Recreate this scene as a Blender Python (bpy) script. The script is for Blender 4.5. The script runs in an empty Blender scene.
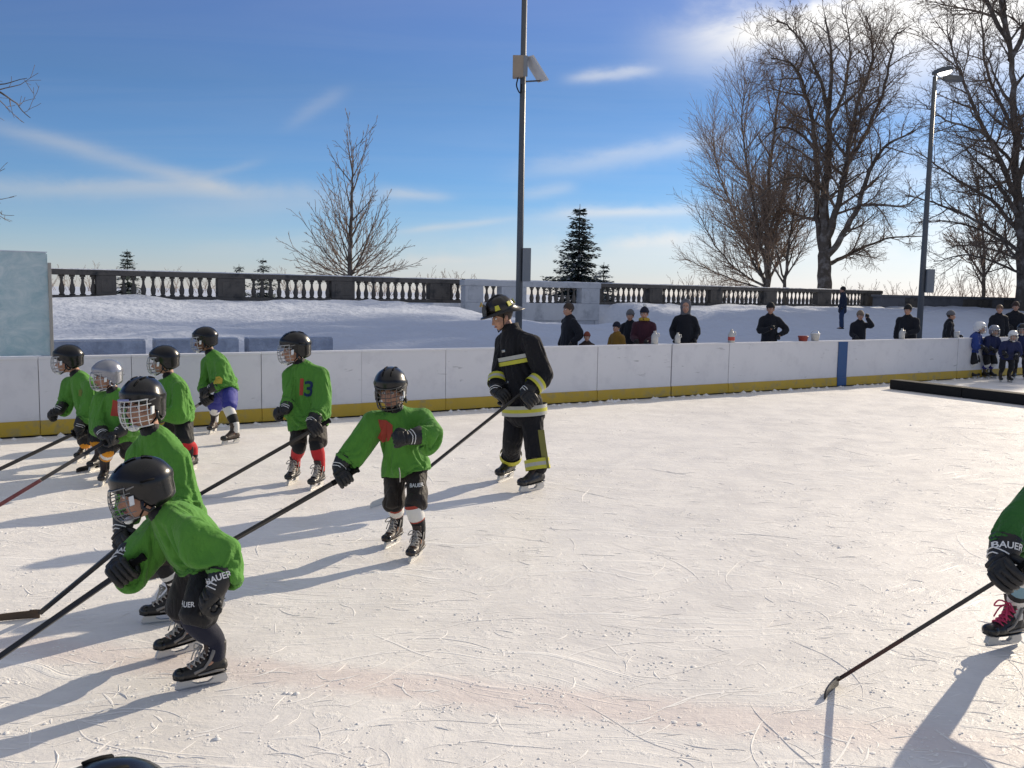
import bpy, bmesh, math, random
from mathutils import Vector, Matrix, noise
from mathutils.bvhtree import BVHTree
V = Vector
PI = math.pi
R = math.radians
scn = bpy.context.scene
col = scn.collection
scn.view_settings.view_transform = 'Standard'
scn.view_settings.look = 'None'
scn.view_settings.exposure = 0
scn.view_settings.gamma = 1
rnd = random.Random(7)

# ------------------------------------------------------------------ camera
CAM_H, FPX, PITCH, ROLL = 1.85, 900.0, R(5.71), R(1.0)
FW = V((0, math.cos(PITCH), -math.sin(PITCH)))
R0 = V((1, 0, 0))
U0 = R0.cross(FW)
RT = R0 * math.cos(ROLL) + U0 * math.sin(ROLL)
UP = U0 * math.cos(ROLL) - R0 * math.sin(ROLL)
EYE = V((0, 0, CAM_H))
cam_d = bpy.data.cameras.new('camera')
cam = bpy.data.objects.new('camera', cam_d)
col.objects.link(cam)
cam.matrix_world = Matrix.Translation(EYE) @ Matrix((RT, UP, -FW)).transposed().to_4x4()
cam_d.sensor_width = 36
cam_d.lens = 36 * FPX / 1024
cam_d.clip_start = 0.05
cam_d.clip_end = 4000
scn.camera = cam


def ray(px, py):
    return FW + RT * ((px - 512) / FPX) + UP * ((384 - py) / FPX)


def P(px, py, d):
    return EYE + ray(px, py) * d


def G(px, py, z=0.0):
    r = ray(px, py)
    return EYE + r * ((z - CAM_H) / r.z)


def proj(p, d0=0.0):
    v = V(p) - EYE
    d = v.dot(FW)
    return (512 + FPX * v.dot(RT) / d, 384 - FPX * v.dot(UP) / d, d - d0)


def depth(p):
    return (p - EYE).dot(FW)


# rink frame: along the boards (s), away from the camera across them (t)
AZ = R(57.3)
AU = V((math.sin(AZ), math.cos(AZ), 0))
AN = V((-math.cos(AZ), math.sin(AZ), 0))


def ST(s, t, z=0.0):
    return AU * s + AN * t + V((0, 0, z))


def st_of(p):
    return p.dot(AU), p.dot(AN)


def hit_t(px, t, z=0.0):
    """point above rink-frame line t seen in picture column px"""
    r = ray(px, 300)
    k = t / (r.x * AN.x + r.y * AN.y)
    return V((r.x * k, r.y * k, z))


# ------------------------------------------------------------------ materials
def lin(c):
    return tuple(((x / 12.92) if x <= 0.04045 else ((x + 0.055) / 1.055) ** 2.4) for x in c)


class NT:
    def __init__(self, tree):
        self.t = tree

    def n(self, typ, **kw):
        nd = self.t.nodes.new(typ)
        ins = kw.pop('ins', {})
        for k, v in kw.items():
            setattr(nd, k, v)
        for k, v in ins.items():
            self.set(nd.inputs[k], v)
        return nd

    def set(self, sock, v):
        if isinstance(v, bpy.types.NodeSocket):
            self.t.links.new(v, sock)
        else:
            sock.default_value = v

    def math(self, op, a, b=0.0, clamp=False):
        nd = self.t.nodes.new('ShaderNodeMath')
        nd.operation = op
        nd.use_clamp = clamp
        self.set(nd.inputs[0], a)
        self.set(nd.inputs[1], b)
        return nd.outputs[0]

    def mix(self, f, a, b, blend='MIX'):
        nd = self.t.nodes.new('ShaderNodeMix')
        nd.data_type = 'RGBA'
        nd.blend_type = blend
        self.set(nd.inputs[0], f)
        self.set(nd.inputs[6], a)
        self.set(nd.inputs[7], b)
        return nd.outputs[2]

    def ramp(self, f, stops):
        nd = self.t.nodes.new('ShaderNodeValToRGB')
        e = nd.color_ramp.elements
        while len(e) < len(stops):
            e.new(0.5)
        for el, (p, c) in zip(e, stops):
            el.position = p
            el.color = c if len(c) == 4 else (*c, 1)
        self.set(nd.inputs[0], f)
        return nd.outputs[0]

    def noise(self, vec, scale, detail=4, rough=0.55, dist=0.0):
        nd = self.t.nodes.new('ShaderNodeTexNoise')
        nd.inputs['Scale'].default_value = scale
        nd.inputs['Detail'].default_value = detail
        nd.inputs['Roughness'].default_value = rough
        nd.inputs['Distortion'].default_value = dist
        if vec is not None:
            self.t.links.new(vec, nd.inputs['Vector'])
        return nd.outputs['Fac']

    def mapping(self, vec, loc=(0, 0, 0), rot=(0, 0, 0), sc=(1, 1, 1)):
        nd = self.t.nodes.new('ShaderNodeMapping')
        self.t.links.new(vec, nd.inputs['Vector'])
        nd.inputs['Location'].default_value = loc
        nd.inputs['Rotation'].default_value = rot
        nd.inputs['Scale'].default_value = sc
        return nd.outputs[0]

    def bump(self, h, strength=0.3, dist=0.01, normal=None):
        nd = self.t.nodes.new('ShaderNodeBump')
        nd.inputs['Strength'].default_value = strength
        nd.inputs['Distance'].default_value = dist
        self.t.links.new(h, nd.inputs['Height'])
        if normal is not None:
            self.t.links.new(normal, nd.inputs['Normal'])
        return nd.outputs[0]


def c4(c):
    return (c[0], c[1], c[2], 1.0)


def new_mat(name):
    m = bpy.data.materials.new(name)
    m.use_nodes = True
    t = NT(m.node_tree)
    b = m.node_tree.nodes['Principled BSDF']
    tc = t.n('ShaderNodeTexCoord')
    return m, t, b, tc.outputs['Object']


MATS = {}


def mat(name, base, rough=0.6, spec=0.4, var=0.25, vscale=8.0, bump=0.0, bscale=40.0, bdist=0.004,
        metal=0.0, sheen=0.0, coat=0.0, dirt=None, dscale=3.0, fine=None):
    """plain procedural surface: two noise octaves of tone, optional dirt patches and bump"""
    if name in MATS:
        return MATS[name]
    m, t, b, v = new_mat(name)
    f = t.noise(v, vscale, 5, 0.6)
    k = t.math('MULTIPLY_ADD', f, var * 2)
    nd = k.node
    nd.inputs[2].default_value = 1.0 - var
    colr = t.mix(1.0, c4(base), t.n('ShaderNodeCombineColor', ins={0: k, 1: k, 2: k}).outputs[0], 'MULTIPLY')
    if dirt is not None:
        df = t.noise(v, dscale, 6, 0.65)
        colr = t.mix(t.ramp(df, [(0.5, (0, 0, 0)), (0.68, (1, 1, 1))]), colr, c4(dirt))
    t.set(b.inputs['Base Color'], colr)
    rr = t.math('MULTIPLY_ADD', f, 0.25)
    rr.node.inputs[2].default_value = max(0.0, rough - 0.125)
    t.set(b.inputs['Roughness'], rr)
    b.inputs['Specular IOR Level'].default_value = spec
    b.inputs['Metallic'].default_value = metal
    if sheen:
        b.inputs['Sheen Weight'].default_value = sheen
        b.inputs['Sheen Roughness'].default_value = 0.5
    if coat:
        b.inputs['Coat Weight'].default_value = coat
        b.inputs['Coat Roughness'].default_value = 0.08
    if bump:
        h = t.noise(v, bscale, 4, 0.6)
        if fine:
            h2 = t.noise(v, fine, 2, 0.5)
            h = t.math('ADD', h, t.math('MULTIPLY', h2, 0.35))
        t.set(b.inputs['Normal'], t.bump(h, bump, bdist))
    MATS[name] = m
    return m


# ------------------------------------------------------------------ mesh building
def catmull(pts, n=4):
    pts = [V(p) for p in pts]
    out = []
    for i in range(len(pts) - 1):
        p0 = pts[i - 1] if i else pts[0] * 2 - pts[1]
        p1, p2 = pts[i], pts[i + 1]
        p3 = pts[i + 2] if i + 2 < len(pts) else pts[-1] * 2 - pts[-2]
        for k in range(n):
            u = k / n
            out.append(0.5 * ((2 * p1) + (p2 - p0) * u + (2 * p0 - 5 * p1 + 4 * p2 - p3) * u * u + (3 * p1 - p0 - 3 * p2 + p3) * u ** 3))
    out.append(pts[-1])
    return out


def interp(vals, n):
    """vals at control points -> n samples per segment (linear smoothstep)"""
    out = []
    for i in range(len(vals) - 1):
        for k in range(n):
            u = k / n
            a, b = vals[i], vals[i + 1]
            if isinstance(a, tuple):
                out.append(tuple(x + (y - x) * u for x, y in zip(a, b)))
            else:
                out.append(a + (b - a) * u)
    out.append(vals[-1])
    return out


class MB:
    def __init__(self):
        self.v, self.f, self.m, self.s = [], [], [], []

    def face(self, idx, m=0, s=True):
        self.f.append(idx)
        self.m.append(m)
        self.s.append(s)

    def tube(self, pts, rad, sides=8, hint=None, m=0, caps=True, rounded=True, ringmats=None, smooth=True):
        pts = [V(p) for p in pts]
        n = len(pts)
        rad = [rad] * n if not isinstance(rad, (list, tuple)) or (isinstance(rad, tuple) and len(rad) == 2 and n != 2) else list(rad)
        rad = [(r, r) if not isinstance(r, (tuple, list)) else r for r in rad]
        tans = []
        for i in range(n):
            a, b = pts[max(0, i - 1)], pts[min(n - 1, i + 1)]
            d = b - a
            tans.append(d.normalized() if d.length > 1e-9 else V((0, 0, 1)))
        if rounded and caps:
            r0, r1 = min(rad[0]), min(rad[-1])
            pts = [pts[0] - tans[0] * r0 * 0.45] + pts + [pts[-1] + tans[-1] * r1 * 0.45]
            rad = [(rad[0][0] * .6, rad[0][1] * .6)] + rad + [(rad[-1][0] * .6, rad[-1][1] * .6)]
            tans = [tans[0]] + tans + [tans[-1]]
            if ringmats:
                ringmats = [ringmats[0]] + list(ringmats) + [ringmats[-1]]
            n += 2
        if hint is None:
            a = V((0, 0, 1)) if abs(tans[0].z) < 0.9 else V((1, 0, 0))
        else:
            a = V(hint)
        base = len(self.v)
        for i in range(n):
            t = tans[i]
            if hint is not None and not isinstance(hint, list):
                a2 = V(hint) - t * V(hint).dot(t)
            else:
                a2 = a - t * a.dot(t)
            if a2.length < 1e-6:
                a2 = t.orthogonal()
            a = a2.normalized()
            b = t.cross(a)
            for k in range(sides):
                th = 2 * PI * k / sides
                self.v.append(pts[i] + a * (rad[i][0] * math.cos(th)) + b * (rad[i][1] * math.sin(th)))
        for i in range(n - 1):
            mm = ringmats[i] if ringmats else m
            for k in range(sides):
                k2 = (k + 1) % sides
                self.face((base + i * sides + k, base + i * sides + k2, base + (i + 1) * sides + k2, base + (i + 1) * sides + k), mm, smooth)
        if caps:
            self.face(tuple(base + k for k in reversed(range(sides))), ringmats[0] if ringmats else m, smooth)
            self.face(tuple(base + (n - 1) * sides + k for k in range(sides)), ringmats[-1] if ringmats else m, smooth)
        return self

    def box(self, c, ax, ay, az, m=0):
        """box with centre c and half-axis vectors"""
        c, ax, ay, az = V(c), V(ax), V(ay), V(az)
        if ax.cross(ay).dot(az) < 0:
            ax = -ax
        b = len(self.v)
        for sz in (-1, 1):
            for sx, sy in ((-1, -1), (1, -1), (1, 1), (-1, 1)):
                self.v.append(c + ax * sx + ay * sy + az * sz)
        for q in ((3, 2, 1, 0), (4, 5, 6, 7), (0, 1, 5, 4), (1, 2, 6, 5), (2, 3, 7, 6), (3, 0, 4, 7)):
            self.face(tuple(b + i for i in q), m, False)
        return self

    def ell(self, c, ax, ay, az, nu=14, nv=9, m=0):
        c, ax, ay, az = V(c), V(ax), V(ay), V(az)
        if ax.cross(ay).dot(az) < 0:
            ax = -ax
        b = len(self.v)
        self.v.append(c - az)
        for j in range(1, nv):
            ph = -PI / 2 + PI * j / nv
            for i in range(nu):
                th = 2 * PI * i / nu
                self.v.append(c + ax * (math.cos(ph) * math.cos(th)) + ay * (math.cos(ph) * math.sin(th)) + az * math.sin(ph))
        self.v.append(c + az)
        top = len(self.v) - 1
        for i in range(nu):
            i2 = (i + 1) % nu
            self.face((b, b + 1 + i2, b + 1 + i), m)
            self.face((top, b + 1 + (nv - 2) * nu + i, b + 1 + (nv - 2) * nu + i2), m)
            for j in range(nv - 2):
                o = b + 1 + j * nu
                self.face((o + i, o + i2, o + nu + i2, o + nu + i), m)
        return self

    def prism(self, poly, o, ex, ey, ez, th, m=0, smooth=False):
        """polygon (list of 2D) in plane (ex,ey) at origin o, thickness th along ez, centred"""
        o, ex, ey, ez = V(o), V(ex), V(ey), V(ez)
        n = len(poly)
        b = len(self.v)
        for s in (-.5, .5):
            for (x, y) in poly:
                self.v.append(o + ex * x + ey * y + ez * (th * s))
        self.face(tuple(b + i for i in reversed(range(n))), m, smooth)
        self.face(tuple(b + n + i for i in range(n)), m, smooth)
        for i in range(n):
            j = (i + 1) % n
            self.face((b + i, b + j, b + n + j, b + n + i), m, smooth)
        return self

    def mesh(self, name):
        me = bpy.data.meshes.new(name)
        me.from_pydata([tuple(p) for p in self.v], [], self.f)
        me.polygons.foreach_set('material_index', self.m)
        me.polygons.foreach_set('use_smooth', self.s)
        me.update()
        return me

    def build(self, name, mats, parent=None, bevel=0.0):
        me = self.mesh(name)
        if bevel:
            bm = bmesh.new()
            bm.from_mesh(me)
            bmesh.ops.recalc_face_normals(bm, faces=bm.faces)
            bmesh.ops.bevel(bm, geom=list(bm.edges), offset=bevel, segments=2, affect='EDGES', profile=0.6, clamp_overlap=True)
            bm.to_mesh(me)
            bm.free()
        return add(name, me, mats, parent)

    def remesh(self, voxel=0.01, smooth=4, wrinkle=None):
        """union of the closed pieces as one continuous skin"""
        me = self.mesh('tmp')
        o = bpy.data.objects.new('tmp', me)
        col.objects.link(o)
        md = o.modifiers.new('r', 'REMESH')
        md.mode = 'VOXEL'
        md.voxel_size = voxel
        if smooth:
            s = o.modifiers.new('s', 'SMOOTH')
            s.factor = 0.5
            s.iterations = smooth
        dg = bpy.context.evaluated_depsgraph_get()
        out = bpy.data.meshes.new_from_object(o.evaluated_get(dg))
        bpy.data.objects.remove(o)
        bpy.data.meshes.remove(me)
        out.polygons.foreach_set('use_smooth', [True] * len(out.polygons))
        if wrinkle:
            amp, sc, seed = wrinkle
            off = V((seed * 3.7, seed * 1.3, seed * 7.1))
            nrm = [v.normal.copy() for v in out.vertices]
            for v, nn in zip(out.vertices, nrm):
                p = v.co * sc + off
                w = V((noise.noise(p * .5), noise.noise(p * .5 + V((9, 2, 4))), noise.noise(p * .5 + V((3, 8, 1)))))
                q = V((p.x + p.z * .35, p.y, p.z * .42)) + w * 1.3
                q2 = V((p.x - p.z * .5, p.y, p.z * .5)) * 1.25 + w * 1.0 + V((4, 7, 2))
                soft = noise.noise(q * .75)
                c1 = max(0.0, 1 - abs(noise.noise(q)) * 3.2) ** 1.6
                c2 = max(0.0, 1 - abs(noise.noise(q2)) * 3.6) ** 1.6
                gate = min(1, max(0, .5 + 1.6 * noise.noise(p * .45 + V((1, 1, 6)))))
                v.co += nn * amp * (soft * .8 - c1 * 1.15 * (.4 + gate) + c2 * .9 * gate)
        out.update()
        return out


def add(name, me, mats, parent=None):
    me.name = name
    if not isinstance(mats, (list, tuple)):
        mats = [mats]
    if len(me.materials):
        me.materials.clear()
    for mm in mats:
        me.materials.append(mm)
    o = bpy.data.objects.new(name, me)
    col.objects.link(o)
    if parent is not None:
        o.parent = parent
    return o


def empty(name, loc=(0, 0, 0)):
    o = bpy.data.objects.new(name, None)
    o.empty_display_size = 0.1
    o.location = loc
    col.objects.link(o)
    return o


def tag(o, label=None, cat=None, group=None, kind=None):
    if label: o['label'] = label
    if cat: o['category'] = cat
    if group: o['group'] = group
    if kind: o['kind'] = kind
    return o


def rebase(root, base):
    """meshes were built in world coordinates: put the thing's origin at its base"""
    base = V(base)
    root.location = base
    done = set()

    def go(o):
        if o.type == 'MESH' and o.data.name not in done:
            o.data.transform(Matrix.Translation(-base))
            done.add(o.data.name)
        for c in o.children:
            go(c)
    go(root)


def copy_tree(o, parent=None):
    c = o.copy()
    col.objects.link(c)
    c.parent = parent
    for ch in list(o.children):
        copy_tree(ch, c)
    return c


def text_mesh(txt, size):
    cu = bpy.data.curves.new('t', 'FONT')
    cu.body = txt
    cu.size = size
    cu.align_x = 'CENTER'
    cu.align_y = 'CENTER'
    cu.offset = size * 0.02
    o = bpy.data.objects.new('t', cu)
    col.objects.link(o)
    me = bpy.data.meshes.new_from_object(o.evaluated_get(bpy.context.evaluated_depsgraph_get()))
    bpy.data.objects.remove(o)
    bpy.data.curves.remove(cu)
    return me


def decal(name, flat, target, o, ex, ey, m, parent, lift=0.003, cell=0.012):
    """flat mesh in xy laid on the surface of `target` around point o (ex right, ey up as seen)"""
    o, ex, ey = V(o), V(ex).normalized(), V(ey)
    ez = ex.cross(ey).normalized()
    ey = ez.cross(ex)
    bm = bmesh.new()
    bm.from_mesh(flat)
    bmesh.ops.triangulate(bm, faces=bm.faces)
    xs = [v.co.x for v in bm.verts]
    ys = [v.co.y for v in bm.verts]
    for lo, hi, nn in ((min(xs), max(xs), (1, 0, 0)), (min(ys), max(ys), (0, 1, 0))):
        k = lo + cell
        while k < hi:
            bmesh.ops.bisect_plane(bm, geom=bm.verts[:] + bm.edges[:] + bm.faces[:], plane_co=V(nn) * k, plane_no=nn)
            k += cell
    tb = bmesh.new()
    tb.from_mesh(target)
    bvh = BVHTree.FromBMesh(tb)
    for v in bm.verts:
        p = o + ex * v.co.x + ey * v.co.y
        h, nn, _, dd = bvh.ray_cast(p + ez * 0.3, -ez, 0.6)
        v.co = (h + ez * lift) if h is not None else p
    tb.free()
    me = bpy.data.meshes.new(name)
    bm.to_mesh(me)
    bm.free()
    return add(name, me, m, parent)


def blob_mesh(poly):
    bm = bmesh.new()
    bm.faces.new([bm.verts.new((x, y, 0)) for x, y in poly])
    me = bpy.data.meshes.new('b')
    bm.to_mesh(me)
    bm.free()
    return me


def cloth_drape(me, under, pins, frames=22, bend=.6, tension=12.0, dist=.004, mass=.25, shrink=0.0, sub=False):
    """let a garment fall on the padded body: under = mesh it hangs on, pins = [(point, radius)] held places"""
    g = bpy.data.objects.new('garment', me)
    u = bpy.data.objects.new('pads', under)
    col.objects.link(g)
    col.objects.link(u)
    vg = g.vertex_groups.new(name='pin')
    for v in me.vertices:
        w = 0.0
        for c, r in pins:
            d = (v.co - c).length
            w = max(w, min(1.0, max(0.0, (r * 1.25 - d) / (r * .35))))
        if w > 0:
            vg.add([v.index], w, 'REPLACE')
    cm_ = u.modifiers.new('c', 'COLLISION')
    u.collision.thickness_outer = dist
    u.collision.thickness_inner = .02
    u.collision.cloth_friction = 12
    md = g.modifiers.new('cloth', 'CLOTH')
    st = md.settings
    st.quality = 5
    st.mass = mass
    st.tension_stiffness = st.compression_stiffness = tension
    st.shear_stiffness = tension * .5
    st.bending_stiffness = bend
    st.tension_damping = st.compression_damping = st.shear_damping = 6
    st.bending_damping = .6
    st.air_damping = 2.0
    st.vertex_group_mass = 'pin'
    st.shrink_min = shrink
    md.collision_settings.distance_min = dist
    md.collision_settings.collision_quality = 3
    md.collision_settings.use_self_collision = False
    md.point_cache.frame_start = 1
    md.point_cache.frame_end = frames + 1
    out = None
    for f in range(1, frames + 1):
        scn.frame_set(f)
    sm = g.modifiers.new('s', 'SMOOTH')
    sm.factor = .5
    sm.iterations = 2
    dg = bpy.context.evaluated_depsgraph_get()
    out = bpy.data.meshes.new_from_object(g.evaluated_get(dg))
    bpy.data.objects.remove(g)
    bpy.data.objects.remove(u)
    scn.frame_set(1)
    bad = any(not (abs(v.co.x) < 200 and abs(v.co.y) < 200 and abs(v.co.z) < 50) for v in out.vertices)
    far_ = sorted((a.co - b.co).length for a, b in zip(out.vertices, me.vertices))
    print('CLOTH', bad, far_[len(far_) // 2], far_[-1])
    if bad or far_[int(len(far_) * .97)] > .35:
        out = me.copy()
    out.polygons.foreach_set('use_smooth', [True] * len(out.polygons))
    out.update()
    return out
# ------------------------------------------------------------------ light and sky
SUN_AZ, SUN_EL = R(46.0), R(23.5)
w = bpy.data.worlds.new('World')
scn.world = w
w.use_nodes = True
wt = NT(w.node_tree)
bg = w.node_tree.nodes['Background']
sky = wt.n('ShaderNodeTexSky')
sky.sky_type = 'NISHITA'
sky.sun_disc = False
sky.sun_elevation = SUN_EL
sky.sun_rotation = SUN_AZ
sky.altitude = 50
sky.air_density = 1.0
sky.dust_density = 0.15
sky.ozone_density = 3.5
wd = wt.n('ShaderNodeTexCoord').outputs['Generated']


def dot3(v, d):
    nd = wt.n('ShaderNodeVectorMath', operation='DOT_PRODUCT')
    wt.set(nd.inputs[0], v)
    nd.inputs[1].default_value = d
    return nd.outputs['Value']


# thin high cloud: a noise field on a flat layer far above, plus separate wisps and old contrails
sep = wt.n('ShaderNodeSeparateXYZ', ins={0: wd})
zc = wt.math('MAXIMUM', sep.outputs[2], 0.02)
zc = wt.math('ADD', zc, 0.06)
lay = wt.n('ShaderNodeCombineXYZ', ins={0: wt.math('DIVIDE', sep.outputs[0], zc), 1: wt.math('DIVIDE', sep.outputs[1], zc), 2: 0.0}).outputs[0]
n1 = wt.noise(wt.mapping(lay, rot=(0, 0, R(-20)), sc=(0.35, 1.5, 1)), 1.3, 8, 0.62, 0.9)
n2 = wt.noise(wt.mapping(lay, rot=(0, 0, R(14)), sc=(1.2, 0.25, 1)), 2.2, 6, 0.6, 0.5)
wisp = wt.math('MULTIPLY', wt.ramp(n1, [(0.35, (0, 0, 0)), (0.8, (1, 1, 1))]), wt.math('MULTIPLY_ADD', n2, 0.9))
warp = wt.noise(wt.mapping(wd, sc=(1, 1, 2.2)), 9.0, 6, 0.62, 0.4)
cover = wt.math('MULTIPLY', wisp, 0.06)


def streak(x0, y0, x1, y1, wid, amp, soft=1.0, wob=1.0):
    global cover
    a, b = ray(x0, y0).normalized(), ray(x1, y1).normalized()
    c = ((a + b) / 2).normalized()
    u = (b - a)
    half = u.length / 2
    u.normalize()
    vv = c.cross(u).normalized()
    pa = wt.math('DIVIDE', dot3(wd, u), half)
    pb = wt.math('DIVIDE', dot3(wd, vv), wid / FPX)
    pb = wt.math('ADD', pb, wt.math('MULTIPLY', wt.math('SUBTRACT', warp, 0.5), 2.4 * wob))
    e = wt.math('ADD', wt.math('POWER', wt.math('ABSOLUTE', pa), 4.0), wt.math('POWER', wt.math('ABSOLUTE', pb), 2.0))
    g = wt.math('POWER', 2.718, wt.math('MULTIPLY', e, -1.0))
    front = wt.math('GREATER_THAN', dot3(wd, c), 0.0)
    tex = wt.math('ADD', wt.math('MULTIPLY', warp, 1.5 * soft), 1.0 - 0.75 * soft)
    g = wt.math('MULTIPLY', wt.math('MULTIPLY', g, front), wt.math('MULTIPLY', tex, amp))
    cover = wt.math('ADD', cover, g)


streak(-30, 118, 240, 194, 8, 0.30, 0.6, 0.8)
streak(-60, 188, 330, 192, 9, 0.36, 1.1)
streak(190, 252, 330, 240, 8, 0.16, 1.0)
streak(200, 178, 262, 160, 4, 0.14, .8)
streak(560, 215, 700, 210, 5, 0.30, 1.0)
streak(610, 245, 700, 238, 6, 0.30, 1.0)
streak(520, 196, 575, 188, 6, 0.22, 1.0)
streak(395, 262, 480, 258, 4, 0.3, 1.0)
streak(150, 215, 420, 196, 10, 0.18, 1.1)
streak(525, 172, 735, 138, 10, 0.30, 0.9)
streak(570, 80, 655, 69, 6, 0.42, 1.0)
streak(285, 125, 345, 92, 6, 0.14, 0.8)
streak(400, 232, 505, 220, 3.5, 0.34, 0.7)
streak(385, 194, 450, 197, 5, 0.28, 0.9)
streak(350, 268, 760, 250, 20, 0.42, 0.9)
streak(500, 222, 760, 205, 10, 0.22, 1.0)
streak(690, 44, 1100, -12, 24, 1.1, 0.8)
streak(840, 75, 1150, 25, 38, 0.5, 1.0)
streak(720, 262, 1150, 225, 40, 0.6, 0.9)
streak(780, 185, 1150, 150, 22, 0.36, 1.0)
streak(640, 285, 1200, 290, 14, 0.25, 0.4)
cover = wt.math('MINIMUM', cover, 0.96)
# a dry winter sky: deeper blue overhead, pale blue haze low down
el = wt.math('MINIMUM', wt.math('ABSOLUTE', sep.outputs[2]), 1.0)
tint = wt.ramp(el, [(0.0, (.84, .80, 1.04)), (0.05, (.62, .73, .98)), (0.10, (.39, .61, .90)), (0.21, (.43, .57, .77)), (0.30, (.56, .61, .84)), (0.6, (.34, .43, .65))])
hs = wt.mix(1.0, sky.outputs[0], tint, 'MULTIPLY')
hz = wt.math('POWER', wt.math('SUBTRACT', 1.0, el), 11.0)
hazed = wt.mix(wt.math('MULTIPLY', hz, 0.36), hs, (3.3, 4.1, 4.5, 1))
# unseen high cloud added overhead and behind to make the ambient light less blue
veil = wt.ramp(wt.math('ADD', sep.outputs[2], wt.math('MULTIPLY', wt.math('SUBTRACT', n1, .5), .5)), [(.50, (0, 0, 0)), (.85, (.75, .75, .75))])
back = wt.ramp(wt.math('MULTIPLY', sep.outputs[1], -1.0), [(.15, (0, 0, 0)), (.7, (.6, .6, .6))])
cover = wt.math('MAXIMUM', cover, wt.math('MAXIMUM', veil, wt.math('MULTIPLY', back, n1)))
# cloud brightness follows how close the sun is
cs = wt.math('POWER', wt.math('MAXIMUM', dot3(wd, (math.sin(SUN_AZ) * math.cos(SUN_EL), math.cos(SUN_AZ) * math.cos(SUN_EL), math.sin(SUN_EL))), 0.0), 4.0)
cl = wt.math('MULTIPLY_ADD', cs, 6.5)
cl.node.inputs[2].default_value = 5.0
clc = wt.n('ShaderNodeCombineColor', ins={0: cl, 1: wt.math('MULTIPLY', cl, 0.985), 2: wt.math('MULTIPLY', cl, 0.96)}).outputs[0]
skyc = wt.mix(cover, hazed, clc)
wt.set(bg.inputs['Color'], skyc)
bg.inputs['Strength'].default_value = 0.125

sd = bpy.data.lights.new('sun', 'SUN')
sd.energy = 5.0
sd.angle = R(0.53)
sd.color = (1.0, 0.86, 0.66)
so = bpy.data.objects.new('sun', sd)
col.objects.link(so)
so.rotation_euler = (R(90) - SUN_EL, 0, -SUN_AZ + PI)
sv = V((math.sin(SUN_AZ) * math.cos(SUN_EL), math.cos(SUN_AZ) * math.cos(SUN_EL), math.sin(SUN_EL)))
so.rotation_euler = sv.to_track_quat('Z', 'Y').to_euler()
so.location = (20, 20, 30)

# ------------------------------------------------------------------ rink ice
BT = 12.33           # the boards' inner face in the rink frame


def ice_material():
    m, t, b, v = new_mat('skated_ice')
    warpv = t.n('ShaderNodeTexNoise', ins={'Vector': v, 'Scale': 0.55, 'Detail': 2.0})
    wv = t.n('ShaderNodeVectorMath', operation='SCALE', ins={0: warpv.outputs['Color'], 'Scale': 1.5}).outputs[0]
    vw = t.n('ShaderNodeVectorMath', operation='ADD', ins={0: v, 1: wv}).outputs[0]
    big = t.noise(v, 0.45, 6, 0.6, 0.3)
    mid = t.noise(v, 2.6, 6, 0.62, 0.6)
    scr = None
    for ang, sx, sy, lo in ((10, .55, 26, .66), (62, .5, 30, .67), (-40, .6, 24, .66), (100, .45, 34, .68), (-72, .7, 22, .67), (33, .4, 40, .68)):
        f = t.noise(t.mapping(vw, rot=(0, 0, R(ang)), sc=(sx, sy, 1), loc=(ang, ang * .3, 0)), 1.0, 2, 0.5)
        k = t.ramp(f, [(lo, (0, 0, 0)), (lo + .045, (1, 1, 1))])
        scr = k if scr is None else t.math('MAXIMUM', scr, k)
    grain = t.noise(v, 24, 6, 0.75)
    lump = t.noise(t.mapping(vw, rot=(0, 0, R(24)), sc=(1, 2.4, 1)), 5.5, 5, 0.7)
    crumb = t.ramp(t.noise(v, 11, 5, 0.7), [(0.55, (0, 0, 0)), (0.72, (1, 1, 1))])
    c = t.mix(t.ramp(big, [(0.36, (0, 0, 0)), (0.64, (1, 1, 1))]), (0.76, 0.735, 0.71, 1), (0.90, 0.87, 0.83, 1))
    c = t.mix(t.math('MULTIPLY', t.ramp(mid, [(0.42, (0, 0, 0)), (0.62, (1, 1, 1))]), 0.5), c, (0.90, 0.88, 0.855, 1))
    c = t.mix(t.math('MULTIPLY', t.ramp(lump, [(.38, (1, 1, 1)), (.55, (0, 0, 0))]), .35), c, (0.72, 0.70, 0.69, 1))
    c = t.mix(t.math('MULTIPLY', scr, 0.58), c, (0.93, 0.92, 0.90, 1))
    c = t.mix(t.math('MULTIPLY', crumb, 0.5), c, (0.93, 0.92, 0.90, 1))
    # a worn red line under the ice
    p0, p1 = G(230, 668), G(760, 722)
    dirl = (p1 - p0).normalized()
    nl = V((-dirl.y, dirl.x, 0))
    dd = t.n('ShaderNodeVectorMath', operation='DOT_PRODUCT', ins={0: v, 1: tuple(nl)}).outputs['Value']
    dd = t.math('ABSOLUTE', t.math('SUBTRACT', dd, p0.dot(nl)))
    band = t.ramp(t.math('ADD', dd, t.math('MULTIPLY', t.math('SUBTRACT', mid, 0.5), 0.25)), [(0.07, (1, 1, 1)), (0.2, (0, 0, 0))])
    c = t.mix(t.math('MULTIPLY', band, t.math('MULTIPLY', big, 0.42)), c, (0.66, 0.42, 0.37, 1))
    t.set(b.inputs['Base Color'], c)
    t.set(b.inputs['Roughness'], t.ramp(mid, [(0.3, (.38, .38, .38)), (0.7, (.6, .6, .6))]))
    b.inputs['Specular IOR Level'].default_value = 0.35
    h = t.math('ADD', t.math('MULTIPLY', scr, 0.55), t.math('MULTIPLY', grain, 0.55))
    h = t.math('ADD', h, t.math('MULTIPLY', crumb, 0.6))
    h = t.math('ADD', h, t.math('MULTIPLY', lump, 1.6))
    h = t.math('ADD', h, t.math('MULTIPLY', mid, 1.2))
    t.set(b.inputs['Normal'], t.bump(h, 0.46, 0.011))
    return m


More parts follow.
